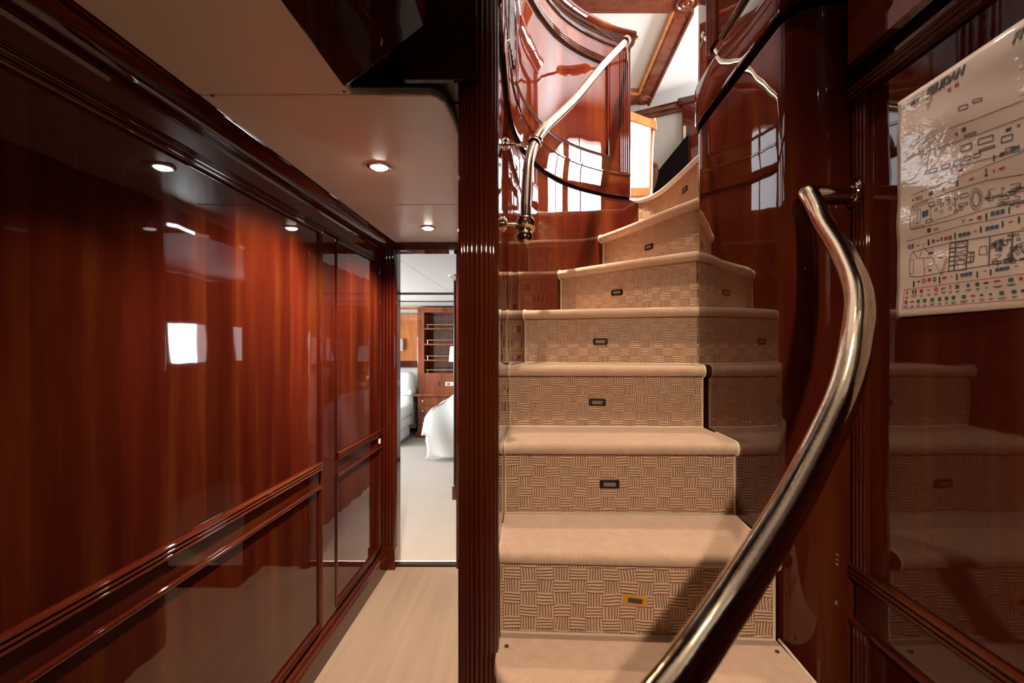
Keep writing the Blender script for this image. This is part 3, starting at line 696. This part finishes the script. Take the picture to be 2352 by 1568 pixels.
p.inputs['Base Color'].default_value = (.66, .54, .50, 1); p.inputs['Roughness'].default_value = .5
p.inputs['Coat Weight'].default_value = 1; p.inputs['Coat Roughness'].default_value = .03; p.inputs['Coat IOR'].default_value = 1.8
nt.links.new(bump(nt, noise(nt, mapped(nt, (1, 9, 22)), 2.0, 3, .6), .5, .004), p.inputs['Coat Normal'])
sh = obj('sheet', (V, F), m_paper, ps, smooth=60, recalc=False)
sm = sh.modifiers.new('solid', 'SOLIDIFY'); sm.thickness = .0006; sm.offset = 0
INK = {c: ([], []) for c in ('ink', 'red', 'green', 'blue', 'pale')}
def q4(c, pts):
    V, F = INK[c]; b = len(V)
    for y, z in pts: V.append((PX-.0053+ripple(y, z), y, z))
    F.append(tuple(range(b, b+len(pts))))
def ln(c, a, b, w=.0009):
    (y0, z0), (y1, z1) = a, b; L = math.hypot(y1-y0, z1-z0) or 1; nseg = max(1, int(L/.03)); ny, nz = -(z1-z0)/L*w/2, (y1-y0)/L*w/2
    for s in range(nseg):
        ya, za = y0+(y1-y0)*s/nseg, z0+(z1-z0)*s/nseg; yb, zb = y0+(y1-y0)*(s+1)/nseg, z0+(z1-z0)*(s+1)/nseg
        q4(c, [(ya+ny, za+nz), (yb+ny, zb+nz), (yb-ny, zb-nz), (ya-ny, za-nz)])
def C2(x, y): return on_sheet(2040+x/4.356, 380+y/4.356)
def C1(x, y): return on_sheet(2040+x/4.356, 40+y/4.356)
def pln(c, pts, w=.0009, f=C2, close=False):
    Q = [f(*p) for p in pts]
    if close: Q.append(Q[0])
    for a, b in zip(Q, Q[1:]): ln(c, a, b, w)
def blk(c, x, y, w, h, f=C2):
    yc, zc = f(x, y); y1, z1 = f(x+w/2, y); y2, z2 = f(x, y+h/2); dy = abs(yc-y1); dz = abs(zc-z2)
    q4(c, [(yc+dy, zc-dz), (yc-dy, zc-dz), (yc-dy, zc+dz), (yc+dy, zc+dz)])
def ring(c, x, y, rx, ry, w=.0009, f=C2, n=12): pln(c, [(x+rx*math.cos(2*PI*i/n), y+ry*math.sin(2*PI*i/n)) for i in range(n)], w, f, True)
# divider lines
pln('ink', [(225, 300), (725, 112), (1359, -130)]); pln('ink', [(185, 760), (760, 600), (1359, 480), (1800, 390)])
pln('red', [(165, 1243), (760, 1165), (1359, 1085), (1800, 1025)]); pln('red', [(165, 1243), (155, 1432), (760, 1385), (1359, 1340), (1800, 1310)])
# middle deck outline
pln('ink', [(1359, 90), (1000, 150), (700, 240), (380, 345), (250, 395), (228, 520), (232, 640), (380, 610), (700, 530), (1000, 430), (1359, 360)], .0011)
pln('ink', [(250, 420), (390, 350), (400, 372), (260, 432)]); pln('ink', [(240, 620), (360, 596), (380, 612), (250, 642)])
pln('ink', [(265, 440), (262, 585), (330, 572), (335, 432), (265, 448)]); pln('ink', [(300, 440), (300, 575)])
blk('blue', 380, 480, 62, 62); pln('ink', [(430, 400), (440, 545)]); pln('ink', [(430, 420), (680, 320), (690, 450), (660, 490), (450, 560)])
for x, y in ((490, 440), (545, 395), (615, 375), (630, 430), (545, 460), (670, 385)): ring('ink', x, y, 18, 16)
for x, y, w, h in ((440, 385, 60, 36), (520, 350, 40, 26), (600, 330, 40, 26), (420, 555, 60, 30), (690, 320, 30, 40), (690, 460, 34, 30), (770, 300, 80, 40), (760, 390, 90, 26), (740, 430, 30, 30)):
    pln('ink', [(x-w/2, y-h/2+w*.12), (x+w/2, y-h/2-w*.12), (x+w/2, y+h/2-w*.12), (x-w/2, y+h/2+w*.12)], .0012, C2, True)
ring('ink', 890, 335, 40, 75, .0016); ring('ink', 890, 335, 62, 108, .0009)
for i in range(26):
    x = 960+random.random()*390; y = 330-(x-960)*.18+random.uniform(-100, 100); w = random.uniform(30, 110)
    pln('ink', [(x, y), (x+w, y-w*.2), (x+w, y-w*.2+random.uniform(10, 50)), (x, y+random.uniform(10, 50))], .001, C2, random.random() < .6)
blk('pale', 1085, 265, 100, 70)
# lower deck outline
pln('ink', [(610, 775), (330, 840), (250, 865), (222, 900), (212, 1000), (222, 1110), (330, 1112), (610, 1060)], .0011)
pln('ink', [(225, 940), (260, 935), (255, 1075), (222, 1085)]); pln('ink', [(310, 930), (440, 915), (465, 950), (460, 990), (370, 1030), (375, 1105)]); pln('ink', [(330, 860), (310, 930)]); pln('ink', [(440, 915), (545, 1090), (600, 930)]); pln('ink', [(350, 920), (375, 1105)])
pln('red', [(245, 850), (300, 940)]); pln('red', [(345, 810), (410, 870), (450, 820)]); pln('red', [(540, 1085), (590, 900)]); pln('red', [(560, 1100), (600, 960)])
blk('ink', 425, 875, 50, 22); blk('ink', 430, 1047, 34, 16); blk('ink', 530, 922, 50, 8)
for x in (620, 680, 800, 1025, 1250, 1420): pln('ink', [(x, 772-(x-620)*.16), (x, 1062-(x-620)*.14)], .002)
for y in (775, 830, 870, 915, 960, 1005, 1060): pln('ink', [(615, y), (680, y-10)], .002); pln('ink', [(680, y-8), (800, y-22)], .0012)
pln('ink', [(615, 772), (1000, 710), (1420, 640)], .0014); pln('ink', [(615, 1062), (1000, 1000), (1420, 930)], .0014)
for x, y in ((740, 800), (740, 900), (740, 965)): ring('ink', x, y, 44, 26, .001)
pln('ink', [(810, 870), (870, 865), (870, 960), (810, 970)], .002); pln('ink', [(840, 868), (840, 965)], .0014); pln('ink', [(810, 915), (870, 910)], .0014)
pln('ink', [(925, 815), (990, 805), (1000, 885), (920, 895)], .0012, C2, True)
for i in range(44):
    x = 1030+random.random()*320; y = 850-(x-1030)*.16+random.uniform(-130, 130); w = random.uniform(20, 80)
    pln('ink', [(x, y), (x+w, y-w*.16), (x+w, y-w*.16+random.uniform(10, 45)), (x, y+random.uniform(10, 45))], .001, C2, random.random() < .6)
# equipment symbols
def row(items, f=C2):
    for c, x, y, w, h in items: blk(c, x, y, w, h, f)
row([('ink', 250, 345, 14, 20), ('red', 285, 330, 16, 36), ('red', 310, 325, 16, 36), ('ink', 335, 318, 10, 40), ('ink', 430, 278, 38, 40), ('red', 562, 228, 40, 8), ('red', 562, 240, 8, 30), ('ink', 705, 178, 18, 60), ('red', 850, 135, 50, 18), ('ink', 1000, 50, 16, 40), ('ink', 1000, 95, 30, 26), ('red', 1078, 55, 12, 34), ('red', 1158, 28, 60, 22), ('red', 742, 48, 40, 24),
     ('ink', 415, 648, 36, 40), ('red', 487, 632, 46, 10), ('red', 487, 648, 46, 6), ('red', 765, 545, 36, 8), ('red', 765, 560, 6, 34), ('ink', 840, 543, 46, 12), ('red', 925, 520, 46, 36), ('ink', 993, 510, 18, 66), ('blue', 1055, 480, 40, 44), ('blue', 1105, 470, 40, 44), ('blue', 1155, 458, 40, 44), ('ink', 1218, 450, 16, 66), ('red', 1305, 410, 46, 12),
     ('ink', 245, 805, 14, 50), ('ink', 295, 800, 40, 8), ('red', 352, 785, 26, 8), ('ink', 403, 770, 18, 60), ('red', 450, 757, 30, 36), ('ink', 498, 750, 36, 10), ('ink', 535, 735, 16, 40), ('red', 577, 730, 34, 32), ('ink', 672, 705, 16, 64), ('blue', 725, 695, 36, 38), ('blue', 768, 688, 36, 38), ('blue', 810, 680, 36, 38), ('red', 876, 655, 36, 10), ('ink', 935, 640, 18, 64), ('blue', 1000, 630, 40, 40), ('blue', 1048, 620, 40, 40), ('blue', 1095, 612, 40, 40), ('ink', 1155, 585, 18, 66), ('red', 1238, 562, 50, 14), ('ink', 1318, 545, 22, 66),
     ('ink', 262, 1185, 16, 60), ('ink', 312, 1162, 22, 18), ('red', 422, 1142, 32, 34), ('ink', 530, 1145, 16, 66), ('red', 580, 1122, 44, 20), ('red', 650, 1108, 26, 8), ('ink', 706, 1115, 16, 64), ('blue', 760, 1095, 36, 36), ('blue', 802, 1088, 36, 36), ('blue', 843, 1080, 36, 36), ('ink', 912, 1090, 18, 62), ('red', 990, 1055, 36, 10), ('ink', 1045, 1068, 18, 62), ('blue', 1110, 1042, 40, 36), ('blue', 1155, 1034, 40, 36), ('blue', 1205, 1026, 50, 36), ('red', 1298, 1008, 40, 10)])
for c, x, y in (('ink', 213, 812), ('ink', 622, 722), ('red', 366, 1152), ('ink', 478, 1137), ('red', 490, 1237)): ring(c, x, y, 15, 17, .0022)
row([('red', 195, 1272, 14, 40), ('ink', 255, 1265, 16, 46), ('ink', 282, 1262, 16, 46), ('red', 340, 1255, 34, 34), ('red', 415, 1245, 26, 10), ('ink', 565, 1228, 44, 10), ('ink', 550, 1240, 8, 24), ('red', 638, 1215, 14, 36), ('green', 706, 1210, 38, 38), ('blue', 815, 1197, 32, 30), ('green', 907, 1187, 38, 38), ('ink', 993, 1174, 50, 18), ('red', 1105, 1158, 66, 16), ('green', 1240, 1143, 50, 40), ('red', 1340, 1130, 34, 34),
     ('red', 188, 1367, 32, 34), ('ink', 250, 1362, 38, 12), ('green', 310, 1357, 34, 34), ('green', 375, 1350, 36, 36), ('green', 452, 1343, 36, 36), ('green', 525, 1335, 36, 36), ('green', 595, 1328, 36, 36), ('green', 664, 1321, 38, 38), ('green', 766, 1312, 40, 36), ('red', 855, 1303, 46, 18), ('ink', 940, 1296, 28, 22), ('ink', 1030, 1288, 28, 22), ('green', 1138, 1275, 48, 40), ('green', 1262, 1262, 50, 38), ('ink', 1345, 1252, 30, 30)])
for x, y, w in ((193, 1318, 40), (265, 1303, 70), (340, 1300, 34), (415, 1288, 44), (490, 1282, 44), (565, 1270, 46), (636, 1262, 34), (706, 1258, 40), (815, 1243, 60), (907, 1232, 36), (993, 1222, 24), (1105, 1208, 100), (1240, 1190, 96), (188, 1408, 38), (250, 1404, 36), (310, 1398, 36), (375, 1398, 36), (452, 1384, 54), (525, 1378, 44), (595, 1370, 36), (664, 1366, 64), (766, 1356, 86), (855, 1348, 34), (940, 1340, 64), (1030, 1332, 50), (1138, 1325, 100), (1262, 1312, 64)):
    blk('ink', x, y, w, 6); blk('ink', x, y+12, w*.6, 5)
# upper decks
pln('ink', [(1359, 1000), (900, 1170), (420, 1330), (395, 1400), (385, 1570), (700, 1490), (1359, 1330)], .0011, C1)
pln('ink', [(1359, 830), (900, 1010), (620, 1110)], .0011, C1)
for x, y, w, h in ((450, 1530, 80, 30), (580, 1490, 80, 34), (700, 1450, 80, 40), (800, 1410, 70, 40), (900, 1380, 70, 40), (780, 1300, 110, 60), (980, 1225, 150, 60), (1000, 1310, 160, 20), (820, 1170, 120, 20), (760, 900, 90, 40), (900, 830, 90, 30), (1200, 1210, 110, 60), (1240, 1320, 90, 40)):
    pln('ink', [(x-w/2, y-h/2+w*.15), (x+w/2, y-h/2-w*.15), (x+w/2, y+h/2-w*.15), (x-w/2, y+h/2+w*.15)], .0016, C1, True)
row([('red', 612, 722, 34, 36), ('red', 690, 672, 44, 36), ('red', 685, 1165, 30, 26), ('ink', 760, 1120, 36, 36), ('ink', 1080, 1405, 20, 60), ('ink', 1160, 1370, 50, 40), ('blue', 1290, 1310, 90, 40), ('ink', 1210, 1120, 60, 30), ('red', 1310, 1080, 30, 24)], C1)
# the drawings run on towards the near edge of the sheet
for c, z in (('ink', .279), ('ink', .191), ('red', .104), ('red', .067)): ln(c, (.70, H+z), (.365, H+z))
for z0, z1, yb in ((.247, .208, .42), (.170, .126, .41), (.329, .282, .46), (.40, .362, .50)):
    ln('ink', (.70, H+z0), (yb, H+z0)); ln('ink', (.70, H+z1), (yb, H+z1)); zm = (z0+z1)/2
    ln('ink', (yb, H+z0), (yb-.045, H+zm)); ln('ink', (yb, H+z1), (yb-.045, H+zm))
    y = .69
    while y > yb+.01:
        w = random.uniform(.012, .03); h = random.uniform(.006, (z0-z1)*.45); zc = H+random.uniform(z1+h/2, z0-h/2)
        for p, q in (((y, zc-h/2), (y-w, zc-h/2)), ((y-w, zc-h/2), (y-w, zc+h/2)), ((y-w, zc+h/2), (y, zc+h/2)), ((y, zc+h/2), (y, zc-h/2))): ln('ink', p, q)
        y -= random.uniform(.008, .022)
for z in (.262, .200, .179, .115, .093, .079):
    y = .68
    while y > .39:
        w = .0035; q4(random.choice(('red', 'blue', 'ink', 'green')), [(y+w, H+z-w), (y-w, H+z-w), (y-w, H+z+w), (y+w, H+z+w)]); y -= random.uniform(.016, .03)
def inkmat(name, c): return plain(name, c, .45, coat=.6)
for c, col in (('ink', (.05, .045, .06)), ('red', (.42, .035, .04)), ('green', (.035, .14, .11)), ('blue', (.05, .10, .17)), ('pale', (.55, .52, .5))):
    if INK[c][1]: obj('print', INK[c], inkmat('print_'+c, col), sh, recalc=False)['kind'] = 'stuff'
def lettering(body, y, z, size, shear):
    cu_ = bpy.data.curves.new('title_lettering', 'FONT'); cu_.body = body; cu_.size = size; cu_.shear = shear; cu_.extrude = .0002; cu_.offset = size*(.028 if len(body) > 3 else .012)
    o = bpy.data.objects.new('title_lettering', cu_); COL.objects.link(o)
    dg = bpy.context.evaluated_depsgraph_get(); me = bpy.data.meshes.new_from_object(o.evaluated_get(dg)); bpy.data.objects.remove(o)
    V = []
    for v in me.vertices: yy, zz = y-v.co.x, z+v.co.y; V.append((PX-.0056+ripple(yy, zz)-v.co.z, yy, zz))
    obj('title_lettering', (V, [tuple(p.vertices) for p in me.polygons]), bpy.data.materials['print_ink'], sh, recalc=False)
a = C1(225, 890); lettering('M/V', a[0], a[1], .0115, .35)
a = C1(375, 805); lettering('FELIDAN', a[0], a[1], .0198, .35)
a = C1(1250, 275); lettering('FI', a[0], a[1], .0215, .35)
ps_pin = obj('pin', lathe([(.0045, 0), (.004, .002), (.001, .003)], (PX-.006,)+C1(400, 805), (-1, 0, 0), 12), M_WHITEBIND, ps, smooth=50)

# ---- switch on corridor wall
sw = thing('light_switch', (WX+.004, 2.80, .79), 'small brass light switch below the chair rail by the door', 'switch')
obj('plate', box(WX+.002, WX+.009, 2.775, 2.825, .752, .800), M_BRASS2, sw, bevel=.002)
obj('rocker', box(WX+.008, WX+.013, 2.790, 2.810, .762, .790), M_OUTLET, sw, bevel=.002)

# ================================================================== UPPER SALOON CHAIR
ch = thing('armchair', (.69, 3.75, ZU), 'honey wood armchair with white upholstered back in the saloon above', 'chair')
X0, X1, YB = .46, .925, 3.72
def cpost(x): return tube(cr([(x, YB+.05, ZU), (x, YB+.03, ZU+.45), (x+.0, YB, ZU+.75), (x+.006*(1 if x > .7 else -1), YB-.05, ZU+.955)], 5), .021, 10)
for x in (X0+.02, X1-.02): obj('back_post', cpost(x), M_HONEY, ch, smooth=50)
crest = [(X0-.005, YB-.045, ZU+.925), (X0+.06, YB-.05, ZU+.955), (.69, YB-.06, ZU+1.0), (X1-.07, YB-.05, ZU+.955), (X1+.01, YB-.045, ZU+.93)]
V, F = [], []
cp = cr(crest, 6)
for x, y, z in cp:
    for dy, dz in ((-.018, -.055), (.018, -.055), (.018, .012), (-.018, .012)): V.append((x, y+dy, z+dz-.01))
for i in range(len(cp)-1):
    for j in range(4): F.append((i*4+j, i*4+(j+1) % 4, i*4+4+(j+1) % 4, i*4+4+j))
F += [(3, 2, 1, 0), tuple(range(len(V)-4, len(V)))]
obj('crest_rail', (V, F), M_HONEY, ch, smooth=40, bevel=.004)
obj('lower_rail', box(X0+.02, X1-.02, YB-.01, YB+.02, ZU+.38, ZU+.44), M_HONEY, ch, bevel=.005)
bpn = [(x, YB-.02+(.06 if 0 else 0)-.035*t+.02*(1-t), ZU+.44+t*.49) for t in (0, .33, .66, 1) for x in (X0+.035, X1-.035)]
V = []
for d in (-.012, .03):
    for x, y, z in bpn: V.append((x, y+d, z))
F = []
for i in range(3): F += [(2*i, 2*i+1, 2*i+3, 2*i+2), (8+2*i, 8+2*i+2, 8+2*i+3, 8+2*i+1), (2*i, 2*i+2, 10+2*i, 8+2*i), (2*i+1, 9+2*i, 11+2*i, 3+2*i)]
F += [(0, 8, 9, 1), (6, 7, 15, 14)]
obj('upholstered_back', (V, F), M_WHITE, ch, bevel=.008)
obj('seat_cushion', box(X0+.01, X1-.01, YB+.05, YB+.50, ZU+.40, ZU+.49), M_WHITE, ch, bevel=.02)
obj('seat_frame', box(X0, X1, YB, YB+.50, ZU+.34, ZU+.40), M_HONEY, ch, bevel=.006)
for x in (X0+.03, X1-.03): obj('leg', tube([(x, YB+.47, ZU), (x, YB+.47, ZU+.36)], [.014, .022], 10), M_HONEY, ch, smooth=50)
for s, x in ((1, X1), (-1, X0)):
    obj('arm', tube(cr([(x-s*.01, YB+.02, ZU+.635), (x+s*.03, YB+.08, ZU+.65), (x+s*.07, YB+.20, ZU+.63), (x+s*.075, YB+.30, ZU+.58), (x+s*.05, YB+.36, ZU+.50), (x, YB+.38, ZU+.38)], 6), .02, 12), M_WOOD if s > 0 else M_HONEY, ch, smooth=50)

# ================================================================== CABIN BEYOND THE DOOR
# bookcase
bk = thing('bookcase', (-1.3, 7.2, 0), 'tall mahogany bookcase with brass shelf rails in the cabin', 'bookcase')
bx0, bx1, by = -1.715, -.75, 7.15
obj('body', join(box(bx0, bx0+.10, by, 7.55, 0, 1.905), box(bx1-.06, bx1, by, 7.55, 0, 1.905), box(bx0+.1, bx1-.06, 7.50, 7.55, 0, 1.905), box(bx0+.1, bx1-.06, by, 7.50, 1.825, 1.905), box(bx0+.1, bx1-.06, by, 7.50, .62, .93)), M_CABIN, bk, bevel=.004)
for z in (1.595, 1.365, 1.13, .925):
    s = obj('shelf', box(bx0+.1, bx1-.06, by+.005, 7.50, z-.022, z), M_CABIN, bk, bevel=.002)
    obj('gallery_rail', join(tube([(bx0+.13, by+.01, z+.052), (bx1-.09, by+.01, z+.052)], .006, 8), tube([(bx0+.15, by+.01, z), (bx0+.15, by+.01, z+.052)], .005, 8), tube([(-1.13, by+.01, z), (-1.13, by+.01, z+.052)], .006, 8)), M_BRASS2, s, smooth=50)
obj('desk_ledge', box(bx0-.02, bx1, 6.98, 7.2, .60, .635), M_CABIN, bk, bevel=.006)
obj('chest', box(bx0+.03, bx1, 7.04, 7.3, .06, .60), M_CABIN, bk, bevel=.004)
obj('plinth', box(bx0+.0, bx1, 7.02, 7.3, 0, .08), M_CABIN, bk, bevel=.004)
for z0, z1 in ((.465, .595), (.325, .455), (.10, .315)):
    d = obj('drawer', box(bx0+.06, bx0+.60, 7.025, 7.06, z0, z1), M_CABIN, bk, bevel=.004)
    obj('knob', lathe([(.006, 0), (.006, .01), (.015, .016), (.013, .026), (.001, .03)], (bx0+.11, 7.025, (z0+z1)/2), (0, -1, 0), 12), M_BRASS2, d, smooth=50)
oa = thing('wall_outlet', (-1.22, by, .76), 'cream double socket plate on the bookcase front', 'socket')
obj('plate', box(-1.30, -1.08, by-.008, by, .74, .80), M_OUTLET, oa, bevel=.003)
obj('socket_face', box(-1.275, -1.235, by-.011, by-.006, .752, .788), M_INSERT, oa, bevel=.002)
ob = thing('wall_switch', (-1.40, by, .77), 'narrow dark switch on the bookcase front', 'switch')
obj('plate', box(-1.415, -1.385, by-.008, by, .735, .815), M_INSERTD, ob, bevel=.003)
obj('rocker', box(-1.408, -1.392, by-.012, by-.006, .76, .79), M_DARKPLATE, ob, bevel=.002)

# sofa
def rbox(x0, x1, y0, y1, z0, z1, r=.05, n=5):          # soft cushion: rounded box
    bm = bmesh.new(); bmesh.ops.create_cube(bm, size=1)
    for v in bm.verts: v.co = Vector(((x0+x1)/2+v.co.x*(x1-x0), (y0+y1)/2+v.co.y*(y1-y0), (z0+z1)/2+v.co.z*(z1-z0)))
    bmesh.ops.bevel(bm, geom=bm.edges[:]+bm.verts[:], offset=r, segments=n, profile=.5, affect='EDGES')
    bm.verts.index_update(); V = [tuple(v.co) for v in bm.verts]; F = [tuple(v.index for v in f.verts) for f in bm.faces]; bm.free(); return V, F
so = thing('sofa', (-2.1, 6.8, 0), 'white upholstered sofa at the far left of the cabin', 'sofa')
obj('seat_base', rbox(-2.9, -1.77, 6.35, 6.96, .03, .20, .05), M_WHITE, so, smooth=60)
obj('seat_base', rbox(-2.9, -1.75, 6.33, 6.96, .19, .34, .05), M_WHITE, so, smooth=60)
obj('seat_cushion', rbox(-2.9, -1.74, 6.30, 6.96, .33, .50, .06), M_WHITE, so, smooth=60)
obj('back_cushion', rbox(-2.9, -1.745, 6.95, 7.25, .42, .95, .10), M_WHITE, so, smooth=60)
obj('arm', rbox(-1.92, -1.74, 6.92, 7.45, .62, .70, .03), M_WHITE, so, smooth=60)
obj('arm_side', box(-1.80, -1.745, 7.0, 7.44, .19, .63), M_GREYWALL, so, bevel=.01)
obj('back_frame', box(-2.9, -1.75, 7.22, 7.46, .1, .60), M_GREYWALL, so, bevel=.01)

# bed
bd = thing('bed', (-.3, 6.1, 0), 'bed under a rumpled white comforter seen through the doorway', 'bed')
obj('bed_base', box(-1.16, 1.0, 5.72, 6.75, .06, .34), M_WOOD, bd, bevel=.01)
obj('mattress', rbox(-1.15, 1.0, 5.70, 6.78, .34, .60, .05), M_WHITE, bd, smooth=60)
V, F = [], []; nu, nv = 60, 70
for i in range(nu+1):
    for j in range(nv+1):
        s = i/nu; t = j/nv
        # t: from front hem up over the top to the back;  s: from foot (left) hem to the head
        if t < .45:
            q = t/.45; y = 5.56+.05*q*q; zf = .04+q
        else:
            q = (t-.45)/.55; y = 5.61+1.2*q; zf = 1.04
        topz = .86-.34*math.exp(-max(0, s-.02)*7.5)-.08*math.exp(-s*40)
        edge = 1-math.exp(-s*30)
        x = -1.29+2.2*s
        z = .045+(topz-.045)*min(1, (zf-.04))
        if t < .45: y -= .02*math.sin(q*PI)
        fold = .022*math.sin(16*s*2.2+5*q)+.014*math.sin(39*s+2.3*q+1)+.01*math.sin(7*q+11*s)
        if t < .45: y += fold*1.3; x += .05*(1-q)*(1-s)*1.2
        else: z += fold*.7
        if s < .001: z = max(.30, z-.2) if t > .2 else z
        V.append((x+.012*math.sin(9*t), y, z))
for i in range(nu):
    for j in range(nv): a = i*(nv+1)+j; F.append((a, a+1, a+nv+2, a+nv+1))
cfo = obj('comforter', (V, F), M_WHITE, bd, smooth=70, recalc=False)
smd = cfo.modifiers.new('thick', 'SOLIDIFY'); smd.thickness = .015; smd.offset = 1
# fringe along the hem of the comforter
V, F = [], []
for i in range(70):
    x = -1.25+i*.018; b = len(V); h = .02+.02*random.random()
    V += [(x-.006, 5.565, .055), (x+.006, 5.565, .055), (x+random.uniform(-.008, .008), 5.55, .055-h)]; F.append((b, b+1, b+2))
fr = obj('fringe', (V, F), M_WHITE, bd, recalc=False); fr['kind'] = 'stuff'
# bedside table and lamp
bt = thing('bedside_table', (-.95, 6.95, 0), 'low bedside table half hidden behind the bed', 'table')
obj('top', box(-1.14, -.80, 6.82, 6.98, .56, .60), M_WOOD, bt, bevel=.006)
obj('body', box(-1.12, -.82, 6.84, 6.97, 0, .56), M_WOOD, bt, bevel=.004)
lm = thing('table_lamp', (-1.03, 6.9, .60), 'table lamp with a white drum shade beside the bed', 'lamp')
obj('base', lathe([(.07, 0), (.07, .012), (.02, .025), (.014, .10), (.03, .2), (.02, .3), (.01, .36), (.01, .52)], (-1.03, 6.9, .60), n=20), M_BRASS2, lm, smooth=50)
obj('lamp_shade', lathe([(.175, 0), (.155, .215), (.15, .215), (.17, 0)], (-1.03, 6.9, 1.11), n=32), M_SHADE, lm, smooth=50)
# pole
po = thing('support_pole', (-.681, 4.2, 0), 'slim polished pole from cabin floor to ceiling', 'pole')
obj('pole', lathe([(.012, 0), (.012, ZC)], (-.681, 4.2, 0), n=16), M_DARKPLATE, po, smooth=50)
obj('base', lathe([(.026, 0), (.026, .10), (.022, .115), (.013, .125)], (-.681, 4.2, 0), n=20), M_WOOD, po, smooth=40)
obj('ceiling_flange', lathe([(.013, -.05), (.020, -.045), (.030, -.03), (.055, -.015), (.06, -.006), (.06, 0)], (-.681, 4.2, ZC), n=24), M_CHROME, po, smooth=40)
# solid sconce shape standing in for a reflection in the far panel
sc_ = thing('sconce_reflection', (-2.02, 7.5, 1.35), 'small white sconce shape standing in for a reflection in the honey wood panel', 'sconce')
obj('back_plate', lathe([(.04, 0), (.04, .008), (.02, .014)], (-2.05, 7.53, 1.27), (0, -1, 0), 16), M_BRASS2, sc_, smooth=40)
obj('sconce_shade', lathe([(.03, 0), (.045, .03), (.045, .12), (.03, .17), (.001, .172)], (-2.05, 7.47, 1.27), n=20), M_SHADE, sc_, smooth=50)
